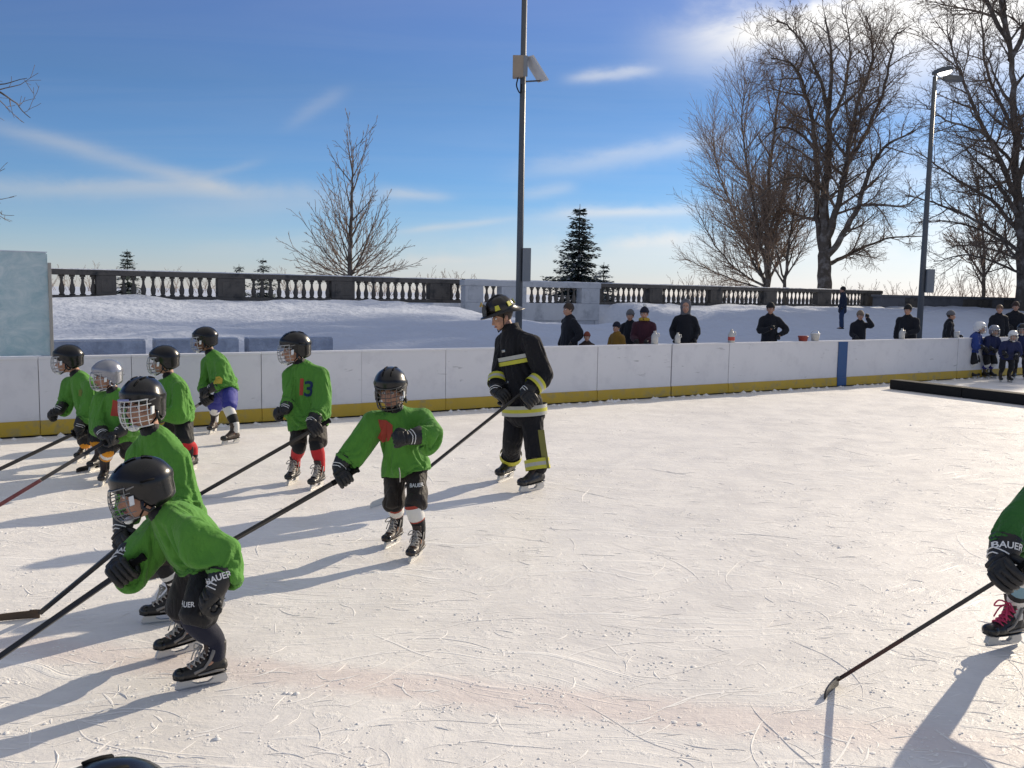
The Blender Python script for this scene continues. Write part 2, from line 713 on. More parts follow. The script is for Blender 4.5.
M_ICE = ice_material()
m_ = MB()
q = [ST(-45, -40), ST(60, -40), ST(60, BT + .02), ST(-45, BT + .02)]
m_.v = q
m_.face((0, 1, 2, 3), 0, False)
tag(m_.build('ice_rink', M_ICE), kind='structure')

# shaved snow and skate cuts standing up from the ice
M_SHAVE = mat('shaved_snow', (.92, .90, .88), 0.75, 0.2, 0.05, 30, 0.4, 90, 0.004)
sh = MB()


def ridge(p, ang, length, wid, h, curve):
    n = max(3, int(length / 0.05))
    pts = []
    a = ang
    for i in range(n + 1):
        pts.append((V(p), a))
        p = p + V((math.cos(a), math.sin(a), 0)) * (length / n)
        a += curve / n + rnd.uniform(-.12, .12)
    b = len(sh.v)
    for i, (q, a) in enumerate(pts):
        k = math.sin(PI * min(max(i / n, .03), .97)) ** .6 * rnd.uniform(.5, 1.1)
        s = V((-math.sin(a), math.cos(a), 0))
        sh.v += [q + s * wid * k, q + V((0, 0, h * k)) + s * rnd.uniform(-.3, .3) * wid, q - s * wid * k]
    for i in range(n):
        o = b + i * 3
        sh.face((o, o + 1, o + 4, o + 3))
        sh.face((o + 1, o + 2, o + 5, o + 4))


def crumb(p, r):
    b = len(sh.v)
    k = 6
    for i in range(k):
        a = 2 * PI * i / k
        rr = r * rnd.uniform(.6, 1.25)
        sh.v.append(p + V((math.cos(a) * rr, math.sin(a) * rr, 0)))
    sh.v.append(p + V((rnd.uniform(-.3, .3) * r, rnd.uniform(-.3, .3) * r, r * rnd.uniform(.35, .8))))
    for i in range(k):
        sh.face((b + i, b + (i + 1) % k, b + k))


def on_ice(p):
    return st_of(p)[1] < BT - .15


for i in range(1900):
    px, u = rnd.uniform(-60, 1100), rnd.random()
    d = 3.0 + 13 * u ** 1.7
    p = P(px, 400, d)
    p.z = 0.001
    if on_ice(p):
        big = rnd.random() < .05
        ridge(p, rnd.uniform(0, PI) if rnd.random() < .5 else rnd.gauss(.5, .4), rnd.uniform(.3, .9) if big else rnd.uniform(.03, .2),
              rnd.uniform(.003, .009), rnd.uniform(.001, .0045), rnd.uniform(-1.2, 1.2))
for i in range(620):
    px, u = rnd.uniform(-60, 1100), rnd.random()
    p = P(px, 400, 3.0 + 12 * u ** 1.6)
    p.z = 0.001
    if on_ice(p):
        for k in range(rnd.randint(3, 14)):
            q = p + V((rnd.gauss(0, .06), rnd.gauss(0, .035), 0))
            crumb(q, rnd.uniform(.002, .009) * (2 if rnd.random() < .05 else 1))
for i in range(260):           # snow pushed up along the foot of the boards
    s = rnd.uniform(-6, 26)
    crumb(ST(s, BT - abs(rnd.gauss(0, .07)) - .02, 0.001), rnd.uniform(.02, .07))
tag(sh.build('snow_shavings', M_SHAVE), kind='stuff')

# ------------------------------------------------------------------ snowy ground
M_SNOW = mat('snow', (.52, .57, .67), 0.7, 0.2, 0.08, 0.8, 0.6, 1.1, 0.22, fine=4.5)  # part of the bank's bluish shade is put into this base colour


CS0, CS1 = hit_t(463, 34.6).dot(AU), hit_t(597, 34.6).dot(AU)


def ground_z(s, t):
    if t < BT + 0.1: return -0.03
    def ss(a, b, x):
        u = min(max((x - a) / (b - a), 0), 1)
        return u * u * (3 - 2 * u)
    z = 0.02 + .70 * ss(16.0, 21.5, t) + .68 * ss(21.5, 35.5, t)
    k = min(max((t - 15) / 4, 0), 1) * min(max((90 - t) / 40, 0.15), 1)
    if t < 35.2:
        z += k * (.15 * noise.noise(V((s * .22, t * .35, 1.7))) + .13 * noise.noise(V((s * .7, t * .8, 4.2))) + .06 * noise.noise(V((s * 1.6, t * 1.9, 8.0))))
        z += k * .16 * abs(noise.noise(V((s * .45 + t * .3, t * .9, 3.3))))
    if 24 < t < 35.2:
        # the ground drops in front of the terrace wall
        e = ss(CS0 - 2.5, CS0 + .5, s) * (1 - ss(CS1 - .2, CS1 + 1.6, s)) * ss(25, 32, t)
        z = z * (1 - e) + (.22 + .1 * noise.noise(V((s * .5, t * .5, 9)))) * e
    if t > 36.5:
        z += .12 * noise.noise(V((s * .06, t * .06, 2))) * min(1, (t - 36.5) / 6) - .1 * min(1, (t - 36.5) / 10)
    return z


ss_ = [-1600, -800, -400, -200, -120, -80, -55] + [-40 + i * .7 for i in range(150)] + [70, 85, 110, 150, 220, 400, 800, 1600]
tt_ = [BT + .1, BT + .4] + [13 + .45 * i for i in range(54)] + [38, 40, 43, 47, 52, 60, 70, 85, 110, 150, 220, 320, 500, 800, 1600]
sg = MB()
for t in tt_:
    for s in ss_:
        sg.v.append(ST(s, t, ground_z(s, t)))
nn = len(ss_)
for j in range(len(tt_) - 1):
    for i in range(nn - 1):
        sg.face((j * nn + i, j * nn + i + 1, (j + 1) * nn + i + 1, (j + 1) * nn + i))
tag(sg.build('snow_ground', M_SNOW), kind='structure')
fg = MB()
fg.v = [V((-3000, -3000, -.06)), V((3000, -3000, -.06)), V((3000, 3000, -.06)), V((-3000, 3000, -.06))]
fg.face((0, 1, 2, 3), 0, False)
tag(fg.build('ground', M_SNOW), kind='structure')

# ------------------------------------------------------------------ boards
M_BOARD = mat('board_plastic', (.70, .70, .72), 0.42, 0.4, 0.05, 1.5, 0.05, 12, 0.003, dirt=(.63, .63, .655), dscale=3.2)

_t = NT(M_BOARD.node_tree)
_b = M_BOARD.node_tree.nodes['Principled BSDF']
_v = _t.n('ShaderNodeTexCoord').outputs['Object']
_s1 = _t.noise(_t.mapping(_v, rot=(.2, .5, .58), sc=(1.2, 1.2, 5)), 3.2, 3, .5, .6)
_s2 = _t.noise(_v, 1.7, 2, .5)
_k = _t.math('MULTIPLY', _t.ramp(_s1, [(.66, (0, 0, 0)), (.70, (1, 1, 1))]), _t.ramp(_s2, [(.45, (0, 0, 0)), (.6, (1, 1, 1))]))
_t.set(_b.inputs['Base Color'], _t.mix(_t.math('MULTIPLY', _k, .55), _b.inputs['Base Color'].links[0].from_socket, (.22, .22, .23, 1)))
M_KICK = mat('kick_plate', (.52, .35, .035), 0.5, 0.4, 0.18, 3, dirt=(.34, .27, .11), dscale=6)
M_CAP = mat('board_cap', (.74, .74, .76), 0.45, 0.4, 0.06)
M_BLUE = mat('blue_line_paint', (.018, .075, .22), 0.45, 0.4, 0.1)
M_ALUP = mat('grey_post', (.12, .12, .125), .7, .3)
M_DARK = mat('dark_gap', (.02, .02, .022), 0.8, 0.2)
boards = empty('rink_boards', ST(0, BT))
tag(boards, 'long white rink boards with yellow kick plate and one blue stripe', 'rink boards')
seams = [hit_t(px, BT).dot(AU) for px in (-330, -110, 36, 130, 261, 362, 447, 526, 600, 675, 732, 790, 846, 905, 962, 1030, 1100, 1180)]
for i in range(len(seams) - 1):
    a, b = seams[i] + .003, seams[i + 1] - .003
    if abs(seams[i + 1] - hit_t(675, BT).dot(AU)) < .01: b -= .03
    off = [0, .006, -.004, .003, -.006, .004][i % 6]
    c = (a + b) / 2
    pm = MB().box(ST(c, BT + .05 + off, .54), AU * (b - a) / 2, AN * .035, V((0, 0, .42)))
    pn = pm.build('board_panel', M_BOARD, boards, 0.004)
    cp = MB().box(ST(c, BT + .055, .975), AU * ((b - a) / 2 + .002), AN * .055, V((0, 0, .014))).build('top_rail', M_CAP, boards, .005)
    kp = MB().box(ST(c, BT + .035 + off, .112), AU * ((b - a) / 2 + .001), AN * .034, V((0, 0, .09))).build('kick_plate', M_KICK, boards, .004)
    bk = MB().box(ST(b + .004, BT + .1, .48), AU * .03, AN * .014, V((0, 0, .46))).build('board_post', M_ALUP, boards)
sb = hit_t(846, BT).dot(AU)
MB().box(ST(sb, BT + .008, .56), AU * .15, AN * .006, V((0, 0, .40))).build('blue_line_stripe', M_BLUE, boards)
MB().box(ST(sb, BT - .004, .112), AU * .15, AN * .004, V((0, 0, .088))).build('blue_line_stripe', M_BLUE, boards)
rebase(boards, ST(8, BT))

# frosted shield at the left end
mp, t, b, v = new_mat('frosted_acrylic')
f = t.noise(t.mapping(v, sc=(1, 1, 1.6)), 3.4, 7, .7, 1.2)
t.set(b.inputs['Base Color'], t.mix(t.ramp(f, [(.35, (0, 0, 0)), (.7, (1, 1, 1))]), (.40, .58, .63, 1), (.74, .82, .84, 1)))
b.inputs['Roughness'].default_value = .55
b.inputs['Transmission Weight'].default_value = .35
t.set(b.inputs['Normal'], t.bump(t.noise(v, 9, 6, .7, .8), .8, .02))
M_FROST = mp
M_ALU = mat('weathered_aluminium', (.38, .36, .33), .5, .5, .2, 6, metal=.5)
sa, sb2 = hit_t(-260, BT).dot(AU), hit_t(49, BT).dot(AU)
shield = empty('rink_shield')
tag(shield, 'frosted pale blue see-through shield standing on the boards at the left edge', 'rink shield')
ztop = P(40, 253, depth(hit_t(40, BT))).z
pts = [(sa, 1.0), (sb2, 1.0), (sb2, ztop - .02), (sb2 - .02, ztop), (sa, ztop)]
MB().prism(pts, ST(0, BT + .06), AU, V((0, 0, 1)), -AN, .014).build('shield_panel', M_FROST, shield)
MB().box(ST(sb2 + .022, BT + .06, (.99 + ztop - .32) / 2 + .1), AU * .018, AN * .03, V((0, 0, (ztop - .32 - .99) / 2 + .1))).build('shield_post', M_ALU, shield, .004)
MB().box(ST((sa + sb2) / 2, BT + .06, ztop + .006), AU * (sb2 - sa) / 2, AN * .014, V((0, 0, .006))).build('snow_rim', M_SNOW, shield)
rebase(shield, ST(sb2, BT + .06, .99))

# long black bumper lying on the ice
M_MAT = mat('black_foam', (.012, .012, .013), .75, .25, .2, 5)
a_, b_ = G(889, 389), G(1150, 421)
dv = (b_ - a_)
dl = dv.normalized()
dn = V((-dl.y, dl.x, 0))
bump_ = empty('rink_divider')
tag(bump_, 'long low black foam divider lying across the ice at the right', 'rink divider')
nseg = 3
for i in range(nseg):
    c = a_ + dv * ((i + .5) / nseg) + dn * .15 + V((0, 0, .102))
    MB().box(c, dl * (dv.length / nseg / 2 - .006), dn * .15, V((0, 0, .1))).build('divider_section', M_MAT, bump_, .02)
rebase(bump_, a_)

# ------------------------------------------------------------------ stone balustrades
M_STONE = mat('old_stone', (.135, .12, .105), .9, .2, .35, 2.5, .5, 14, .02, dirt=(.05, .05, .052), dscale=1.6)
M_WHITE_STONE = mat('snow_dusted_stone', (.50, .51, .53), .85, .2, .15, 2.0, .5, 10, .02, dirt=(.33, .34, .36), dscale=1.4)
BAL_T = 36.0
BZ = 1.38


def baluster_mesh(h, m_, rad=.105):
    prof = [(0, 1.0), (.06, 1.0), (.07, .62), (.12, .8), (.3, 1.0), (.42, .86), (.6, .5), (.78, .42), (.84, .72), (.88, .5), (.92, 1.0), (1, 1.0)]
    mb = MB()
    mb.tube([V((0, 0, z * h)) for z, r in prof], [rad * r for z, r in prof], 8, hint=(1, 0, 0), rounded=False)
    return mb.mesh('baluster')


bal_me = baluster_mesh(.72, None)
bal_me.materials.append(M_STONE)
bal_me2 = baluster_mesh(.55, None, .09)
bal_me2.materials.append(M_STONE)


def balustrade(label, sx0, sx1, piers, t, bz, me, gap, mstone, h=.72, rail_h=.2, base_h=.16, snow=True, mpier=None):
    root = empty('balustrade', ST(sx0, t, bz))
    tag(root, label, 'balustrade')
    L = ST(sx1, t) - ST(sx0, t)
    c = (sx0 + sx1) / 2
    MB().box(ST(c, t, bz + base_h / 2 - .3), AU * (sx1 - sx0) / 2, AN * .2, V((0, 0, base_h / 2 + .3))).build('plinth', mstone, root, .02)
    zr = bz + base_h + h
    MB().box(ST(c, t, zr + rail_h / 2), AU * ((sx1 - sx0) / 2 + .06), AN * .23, V((0, 0, rail_h / 2))).build('rail', mstone, root, .03)
    if snow:
        sm = MB()
        n = int((sx1 - sx0) / .25)
        pr = []
        for i in range(n + 1):
            s = sx0 + (sx1 - sx0) * i / n
            hh = .035 + .03 * noise.noise(V((s * .9, t, 1))) + .012 * noise.noise(V((s * 3.3, t, 5)))
            pr.append((s, max(.012, hh)))
        b0 = len(sm.v)
        for s, hh in pr:
            sm.v += [ST(s, t - .2, zr + rail_h - .004), ST(s, t - .14, zr + rail_h + hh), ST(s, t + .14, zr + rail_h + hh), ST(s, t + .2, zr + rail_h - .004)]
        for i in range(n):
            for k in range(3):
                o = b0 + i * 4 + k
                sm.face((o, o + 4, o + 5, o + 1))
        sm.build('snow_cap', M_SNOW, root)
    for (p0, p1) in piers:
        pc, pw = (p0 + p1) / 2, (p1 - p0) / 2
        pr_ = MB().box(ST(pc, t, bz + base_h + h / 2), AU * pw, AN * .21, V((0, 0, h / 2 - .003))).build('pier', mpier or mstone, root, .015)
        if pw > .3:
            MB().box(ST(pc, t - .215, bz + base_h + h / 2), AU * (pw - .16), AN * .012, V((0, 0, h / 2 - .12))).build('panel', mpier or mstone, pr_, .01)
    s = sx0 + gap * .5
    cnt = 0
    while s < sx1 - gap * .3:
        if not any(p0 - .08 < s < p1 + .08 for p0, p1 in piers) and cnt < 100:
            o = bpy.data.objects.new('baluster', me)
            o.location = ST(s, t, bz + base_h)
            col.objects.link(o)
            o.parent = root
            o.matrix_parent_inverse = Matrix.Translation(-ST(sx0, t, bz))
            cnt += 1
        s += gap
    for ch in root.children:
        if ch.name.startswith('baluster'):
            continue
        for g in [ch] + list(ch.children):
            g.data.transform(Matrix.Translation(-ST(sx0, t, bz)))
    for ch in root.children:
        if ch.name.startswith('baluster'):
            ch.location = ch.location - ST(sx0, t, bz)
            ch.matrix_parent_inverse = Matrix.Identity(4)
    return root


def S_(px, t=BAL_T):
    return hit_t(px, t).dot(AU)


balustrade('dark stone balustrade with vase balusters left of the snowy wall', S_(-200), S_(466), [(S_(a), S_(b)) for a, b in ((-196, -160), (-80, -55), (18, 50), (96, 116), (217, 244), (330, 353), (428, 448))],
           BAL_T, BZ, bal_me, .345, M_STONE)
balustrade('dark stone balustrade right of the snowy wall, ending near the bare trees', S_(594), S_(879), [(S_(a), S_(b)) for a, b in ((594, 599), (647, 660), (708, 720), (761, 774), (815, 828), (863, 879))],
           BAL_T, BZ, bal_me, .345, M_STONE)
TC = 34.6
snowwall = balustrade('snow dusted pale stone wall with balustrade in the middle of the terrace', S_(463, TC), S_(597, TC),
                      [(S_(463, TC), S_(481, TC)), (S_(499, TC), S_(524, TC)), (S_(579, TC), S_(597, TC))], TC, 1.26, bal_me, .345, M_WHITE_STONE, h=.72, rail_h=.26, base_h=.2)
tag(snowwall, None, 'terrace wall')
snowwall.name = 'terrace_wall'
MB().box(ST((S_(463, TC) + S_(597, TC)) / 2, TC + .6, .56) - snowwall.location, AU * (S_(597, TC) - S_(463, TC)) / 2 * 1.001, AN * .72, V((0, 0, .68))).build('retaining_wall', M_WHITE_STONE, snowwall, .02)
for a, b in ((463, 466), (530, 533), (594, 597)):
    MB().box(ST((S_(a, TC) + S_(b, TC)) / 2, TC - .14, .55) - snowwall.location, AU * .12, AN * .03, V((0, 0, .68))).build('pilaster', M_WHITE_STONE, snowwall, .01)

# plain grey wall with dark recesses at the right end
TW = 34.8
M_GREYW = mat('grey_wall_stone', (.17, .17, .18), .9, .2, .25, 1.5, .4, 10, .02, dirt=(.11, .11, .12), dscale=1.2)
wall = empty('stone_wall', ST(S_(880, TW), TW, 1.2))
tag(wall, 'low grey stone wall with dark panels behind the right hand spectators', 'stone wall')
x0, x1 = S_(881, TW), S_(1120, TW)
MB().box(ST((x0 + x1) / 2, TW + .3, 1.35), AU * (x1 - x0) / 2, AN * .3, V((0, 0, .72))).build('wall_face', M_GREYW, wall, .02)
MB().box(ST((x0 + x1) / 2, TW + .3, 2.14), AU * ((x1 - x0) / 2 + .1), AN * .36, V((0, 0, .07))).build('coping', M_GREYW, wall, .02)
MB().box(ST((x0 + x1) / 2, TW - .25, .86), AU * (x1 - x0) / 2, AN * .3, V((0, 0, .34))).build('ledge', M_SNOW, wall, .05)
for a, b in ((905, 924), (963, 992), (1004, 1030)):
    MB().box(ST((S_(a, TW) + S_(b, TW)) / 2, TW - .015, 1.66), AU * (S_(b, TW) - S_(a, TW)) / 2, AN * .014, V((0, 0, .36))).build('panel', M_STONE, wall, .008)
for ch in wall.children:
    ch.data.transform(Matrix.Translation(-wall.location))

# low stone ledges in the snow behind the boards
M_LEDGE = mat('ledge_stone', (.33, .36, .43), .8, .2, .35, 5, .8, 9, .05, dirt=(.46, .50, .58), dscale=4)
for i, (a, b, lab) in enumerate(((40, 143, 'long low grey ledge in the snow behind the leftmost skaters'), (153, 236, 'low grey ledge in the snow behind the skater with blue shorts'), (246, 330, 'low grey ledge in the snow behind the skater with red socks'))):
    tl = 18.6
    za = P(100, 340, depth(hit_t(100, tl))).z
    s0, s1 = S_(a, tl), S_(b, tl)
    lw = empty('stone_ledge', ST(s0, tl, 0))
    tag(lw, lab, 'ledge')
    MB().box(ST((s0 + s1) / 2, tl, za / 2) - lw.location, AU * (s1 - s0) / 2, AN * .18, V((0, 0, za / 2))).build('ledge_block', M_LEDGE, lw, .02)
    MB().box(ST((s0 + s1) / 2, tl + .03, za + .015) - lw.location, AU * (s1 - s0) / 2 * .99, AN * .17, V((0, 0, .016))).build('snow_cap', M_SNOW, lw, .01)

# ------------------------------------------------------------------ lamp posts
M_POLE = mat('grey_pole_paint', (.10, .105, .11), .45, .5, .15, 4, metal=.2)
M_BOXG = mat('grey_box_paint', (.23, .24, .25), .5, .4, .12, 5)
M_RUST = mat('tan_metal', (.34, .27, .2), .5, .4, .2, 5)


def tube_obj(name, pts, rad, m, parent, sides=10, **k):
    return MB().tube(pts, rad, sides, rounded=False, **k).build(name, m, parent)


d1 = 22.0
base1 = P(519, 300, d1)
base1.z = ground_z(*st_of(base1)) - .1
lp = empty('lamp_post')
tag(lp, 'tall grey lamp post with cabinet and small solar panel rising behind the firefighter', 'lamp post')
H1 = 11.2
tube_obj('pole', [base1, base1 + V((0, 0, 2)), base1 + V((0, 0, H1))], [.088, .082, .058], M_POLE, lp, 12)
zb = P(525, 265, d1).z
MB().box(V((base1.x + .17, base1.y - .06, zb)), RT * .1, V((0, .12, 0)), V((0, 0, .4))).build('control_box', M_BOXG, lp, .01)
z1 = P(519, 73, d1).z
MB().box(V((base1.x - .12, base1.y - .02, z1)), R0 * .13, V((0, .12, 0)), V((0, 0, .25))).build('cabinet', M_RUST, lp, .01)
MB().box(V((base1.x + .055, base1.y - .13, z1)), R0 * .05, V((0, .02, 0)), V((0, 0, .24))).build('cabinet_door', M_BOXG, lp, .005)
ax = V((math.sin(R(32)), 0, math.cos(R(32))))
ax = V((.55, 0, -.83)).normalized()
ce = V((base1.x + .3, base1.y, z1 - .03))
ay_ = V((-.42, .88, .1)).normalized()
MB().box(ce, ax * .34, ay_ * .26, ax.cross(ay_).normalized() * .02).build('solar_panel', mat('panel_back', (.62, .6, .58), .4, .5, .1), lp, .004)
tube_obj('bracket', [V((base1.x, base1.y, z1 - .33)), V((base1.x + .42, base1.y, z1 - .3))], .02, M_POLE, lp, 6)
tube_obj('cable', catmull([V((base1.x - .12, base1.y - .05, z1 - .25)), V((base1.x - .15, base1.y - .08, z1 - .45)), V((base1.x - .06, base1.y - .1, z1 - .62)), V((base1.x - .03, base1.y - .06, z1 - .4))], 5), .016, M_DARK, lp, 6)
for sx in (-1, 1):
    MB().box(V((base1.x + sx * .5, base1.y, base1.z + H1 - .1)), R0 * .3, V((0, .2, 0)), V((0, 0, .06))).build('lamp_head', M_BOXG, lp, .03)
tube_obj('cross_arm', [V((base1.x - .5, base1.y, base1.z + H1 - .1)), V((base1.x + .5, base1.y, base1.z + H1 - .1))], .04, M_POLE, lp, 8)
rebase(lp, base1)

d2 = 31.0
base2 = P(921, 300, d2)
base2.z = ground_z(*st_of(base2)) - .15
lp2 = empty('lamp_post')
tag(lp2, 'lit twin head lamp post standing in front of the bare trees', 'lamp post')
zt = P(933, 82, d2).z
tube_obj('pole', [base2, base2 + V((0, 0, 3)), V((base2.x, base2.y, zt))], [.105, .095, .065], M_POLE, lp2, 12)
MB().box(V((base2.x + .22, base2.y - .03, P(927, 281, d2).z)), R0 * .13, V((0, .14, 0)), V((0, 0, .4))).build('control_box', M_BOXG, lp2, .01)
ml, t, b, v = new_mat('lit_lens')
b.inputs['Emission Color'].default_value = (1, .96, .88, 1)
b.inputs['Emission Strength'].default_value = 7.0
for (dx, dy, lit) in ((.12, -.22, True), (.66, .2, False)):
    c = V((base2.x + dx, base2.y + dy, zt + (.12 if lit else -.02)))
    tx = V((1, -.35, .22 if lit else -.12)).normalized()
    ty = V((.25, 1, 0)).normalized()
    tz = tx.cross(ty).normalized()
    ty = tz.cross(tx)
    if tz.z < 0: tz, ty = -tz, -ty
    hd = MB()
    pr8 = []
    for (xx, yy, z0, z1) in ((-.30, .10, -.03, .05), (-.12, .19, -.06, .10), (.24, .20, -.06, .09), (.34, .15, -.05, .02)):
        pr8.append([c + tx * xx + ty * (yy * sy) + tz * zz for sy, zz in ((-1, z0), (1, z0), (.8, z1), (-.8, z1))])
    for ringv in pr8:
        hd.v += ringv
    for i in range(3):
        for k_ in range(4):
            hd.face((i * 4 + k_, i * 4 + (k_ + 1) % 4, i * 4 + 4 + (k_ + 1) % 4, i * 4 + 4 + k_), 0, False)
    hd.face((3, 2, 1, 0), 0, False)
    hd.face((12, 13, 14, 15), 0, False)
    h_ = hd.build('lamp_head', M_POLE, lp2)
    if lit:
        MB().ell(c + tx * .04 - tz * .07 - V((0, .10, 0)), tx * .22, V((0, .10, 0)), tz * .10, 12, 8).build('lens', ml, h_)
    tube_obj('arm', [V((base2.x, base2.y, zt - .06)), c - tx * .2], .035, M_POLE, lp2, 6)
rebase(lp2, base2)
# ------------------------------------------------------------------ trees
M_BARK = mat('grey_bark', (.11, .092, .078), .95, .15, .4, 3, .6, 18, .02, dirt=(.30, .28, .27), dscale=1.1)
M_TWIG = mat('twig_bark', (.19, .145, .115), .95, .15, .3, 3)
M_TWIG2 = mat('pale_twig_bark', (.30, .225, .175), .95, .15, .3, 3)
M_NEEDLE = mat('blue_green_needles', (.07, .095, .08), .8, .2, .5, 3)
M_NSNOW = mat('snowy_needles', (.55, .57, .60), .8, .2, .3, 3)


class Tree:
    def __init__(self, seed, maxlev, twig_r):
        self.r = random.Random(seed)
        self.t, self.c = MB(), MB()
        self.maxlev = maxlev
        self.tw = twig_r

    def limb(self, pts, r0, r1, level):
        n = len(pts)
        rad = [max(self.tw, r0 + (r1 - r0) * (i / (n - 1)) ** .8) for i in range(n)]
        mb = self.t if level <= 1 else self.c
        mb.tube(pts, rad, 8 if level == 0 else 6 if level == 1 else 4 if level == 2 else 3, caps=False)
        return rad

    def wander(self, p, d, L, n, wob, up):
        pts = [V(p)]
        d = d.normalized()
        for i in range(n):
            d = (d + V((self.r.gauss(0, wob), self.r.gauss(0, wob), self.r.gauss(0, wob))) + V((0, 0, up))).normalized()
            pts.append(pts[-1] + d * (L / n))
        return pts

    def kids(self, pts, rad, level, spec):
        """spec[level] = (children per metre, angle lo, hi, length factor lo, hi, wobble, up, start fraction)"""
        if level >= self.maxlev:
            return
        cpm, a0, a1, l0, l1, wob, up, st = spec[min(level, len(spec) - 1)]
        L = sum((pts[i + 1] - pts[i]).length for i in range(len(pts) - 1))
        k = max(2, int(L * cpm + self.r.random()))
        az = self.r.uniform(0, 6.28)
        for j in range(k):
            u = st + (1 - st) * (j + self.r.random()) / k
            u = min(u, .985)
            x = u * (len(pts) - 1)
            i = int(x)
            p = pts[i].lerp(pts[i + 1], x - i)
            t = (pts[i + 1] - pts[i]).normalized()
            az += 2.4 + self.r.uniform(-.6, .6)
            o = t.orthogonal().normalized()
            o = Matrix.Rotation(az, 3, t) @ o
            an = R(self.r.uniform(a0, a1))
            d = t * math.cos(an) + o * math.sin(an)
            ln = L * self.r.uniform(l0, l1) * (1.0 - .55 * u)
            if ln < .12: continue
            r0 = min(rad[min(i, len(rad) - 1)] * .62, max(self.tw, ln * .022))
            n = 3 if level >= 2 else 6
            cp = self.wander(p, d, ln, n, wob, up)
            cr = self.limb(cp, r0, self.tw * .6, level + 1)
            self.kids(cp, cr, level + 1, spec)

    def finish(self, name, label, cat, base, mt, mc, group=None):
        root = empty(name, base)
        tag(root, label, cat, group)
        a = self.t.build('trunk', mt, root)
        b = self.c.build('crown', mc, root)
        for o in (a, b):
            o.data.transform(Matrix.Translation(-V(base)))
        return root


def guided(seed, base_px, d, stems, spec, label, twig=.016, mt=None, mc=None, maxlev=4, trunk_r=.5, rootdd=0, name='bare_tree', wob=.0, sub=5):
    """main limbs given by where they pass, everything finer grown by rule"""
    T = Tree(seed, maxlev, twig)
    base = P(base_px[0], base_px[1], d)
    base.z = ground_z(*st_of(base)) - .2
    for k, (pl, r0, r1, lev) in enumerate(stems):
        pts = []
        for q in pl:
            if q == 'base':
                pts.append(base.copy())
            else:
                pts.append(P(q[0], q[1], d + (q[2] if len(q) > 2 else 0)))
        pts = catmull(pts, sub)
        pts = [p + V((T.r.gauss(0, wob), T.r.gauss(0, wob), T.r.gauss(0, wob) * .3)) if 0 < i else p for i, p in enumerate(pts)]
        rad = T.limb(pts, r0, r1, lev)
        T.kids(pts, rad, max(lev, 0), spec)
    return T.finish(name, label, 'tree', base, mt or M_BARK, mc or M_TWIG)


# the big many-stemmed tree
big_spec = [(.8, 28, 65, .20, .36, .16, .10, .36), (1.7, 28, 65, .24, .48, .16, .08, .16), (3.4, 25, 60, .3, .58, .14, .05, .10), (5.5, 25, 60, .45, .85, .13, .03, .1)]
guided(3, (824, 296), 66, [
    (['base', (824, 268), (826, 240), (824, 205), (829, 165), (828, 120), (832, 70), (826, 20, 1)], .62, .06, 0),
    ([(824, 262), (818, 225, .5), (817, 180, 1), (814, 130, 1), (806, 95, 0), (794, 66, -1), (772, 58, -2)], .30, .05, 1),
    ([(825, 245), (836, 212, -1), (846, 165, -2), (855, 115, -2), (872, 60, -1), (868, 15, -1)], .32, .05, 1),
    ([(825, 258), (840, 240, -1), (858, 205, -2), (872, 165, -3), (888, 145, -3), (915, 130, -4)], .30, .05, 1),
    ([(846, 165, -2), (865, 135, -2), (885, 85, -3), (893, 40, -4), (905, 30, -4)], .18, .04, 1),
    ([(825, 266), (842, 258, 1), (862, 248, 2), (890, 238, 3), (925, 236, 4)], .20, .035, 1),
    ([(816, 150, 1), (798, 132, 2), (778, 128, 3), (752, 150, 4)], .13, .03, 1),
    ([(829, 130), (846, 85, 2), (850, 40, 3), (842, 5, 3)], .16, .03, 1),
    ([(824, 190), (800, 178, -2), (778, 182, -4), (752, 205, -5)], .12, .03, 1),
    ([(858, 205, -2), (880, 205, -4), (905, 205, -6), (925, 190, -8)], .12, .03, 1),
    ([(829, 110, 0), (812, 60, -3), (790, 28, -4), (775, 20, -5)], .13, .03, 1),
], big_spec, 'largest bare tree, dark forked trunk and crown reaching the top of the picture', .0095, trunk_r=.6, wob=.05)

# fine fan shaped tree left of it
fan_spec = [(1.25, 22, 46, .3, .55, .06, .06, .08), (3.0, 20, 45, .28, .5, .08, .05, .12), (5.0, 20, 45, .4, .75, .08, .04, .1)]
guided(5, (768, 297), 72, [
    (['base', (768, 260), (767, 220), (771, 160), (778, 100, 1), (782, 75, 1)], .30, .03, 0),
    ([(768, 285), (750, 255, 2), (728, 200, 3), (716, 160, 3), (712, 130, 3)], .14, .02, 1),
    ([(768, 280), (760, 240, -2), (748, 175, -3), (742, 115, -4), (748, 85, -4)], .15, .02, 1),
    ([(768, 288), (740, 272, 0), (715, 245, -1), (695, 205, -2)], .11, .02, 1),
    ([(768, 290), (735, 280, 2), (705, 268, 3), (685, 258, 3)], .09, .02, 1),
    ([(768, 276), (776, 235, -2), (784, 180, -3), (792, 130, -3)], .14, .02, 1),
    ([(768, 282), (784, 250, 2), (798, 215, 3), (806, 180, 3)], .12, .02, 1),
], fan_spec, 'fine twigged bare tree fanning out just left of the largest tree', .0095, mc=M_TWIG2, maxlev=3, wob=.04)
guided(6, (784, 297), 69, [
    (['base', (787, 262), (792, 225), (800, 190), (803, 150)], .16, .02, 0),
    ([(785, 280), (776, 250), (770, 215), (762, 190)], .08, .02, 1),
], fan_spec, 'slim young bare tree squeezed between the fan shaped and the largest tree', .011, mc=M_TWIG2, maxlev=3, wob=.04)

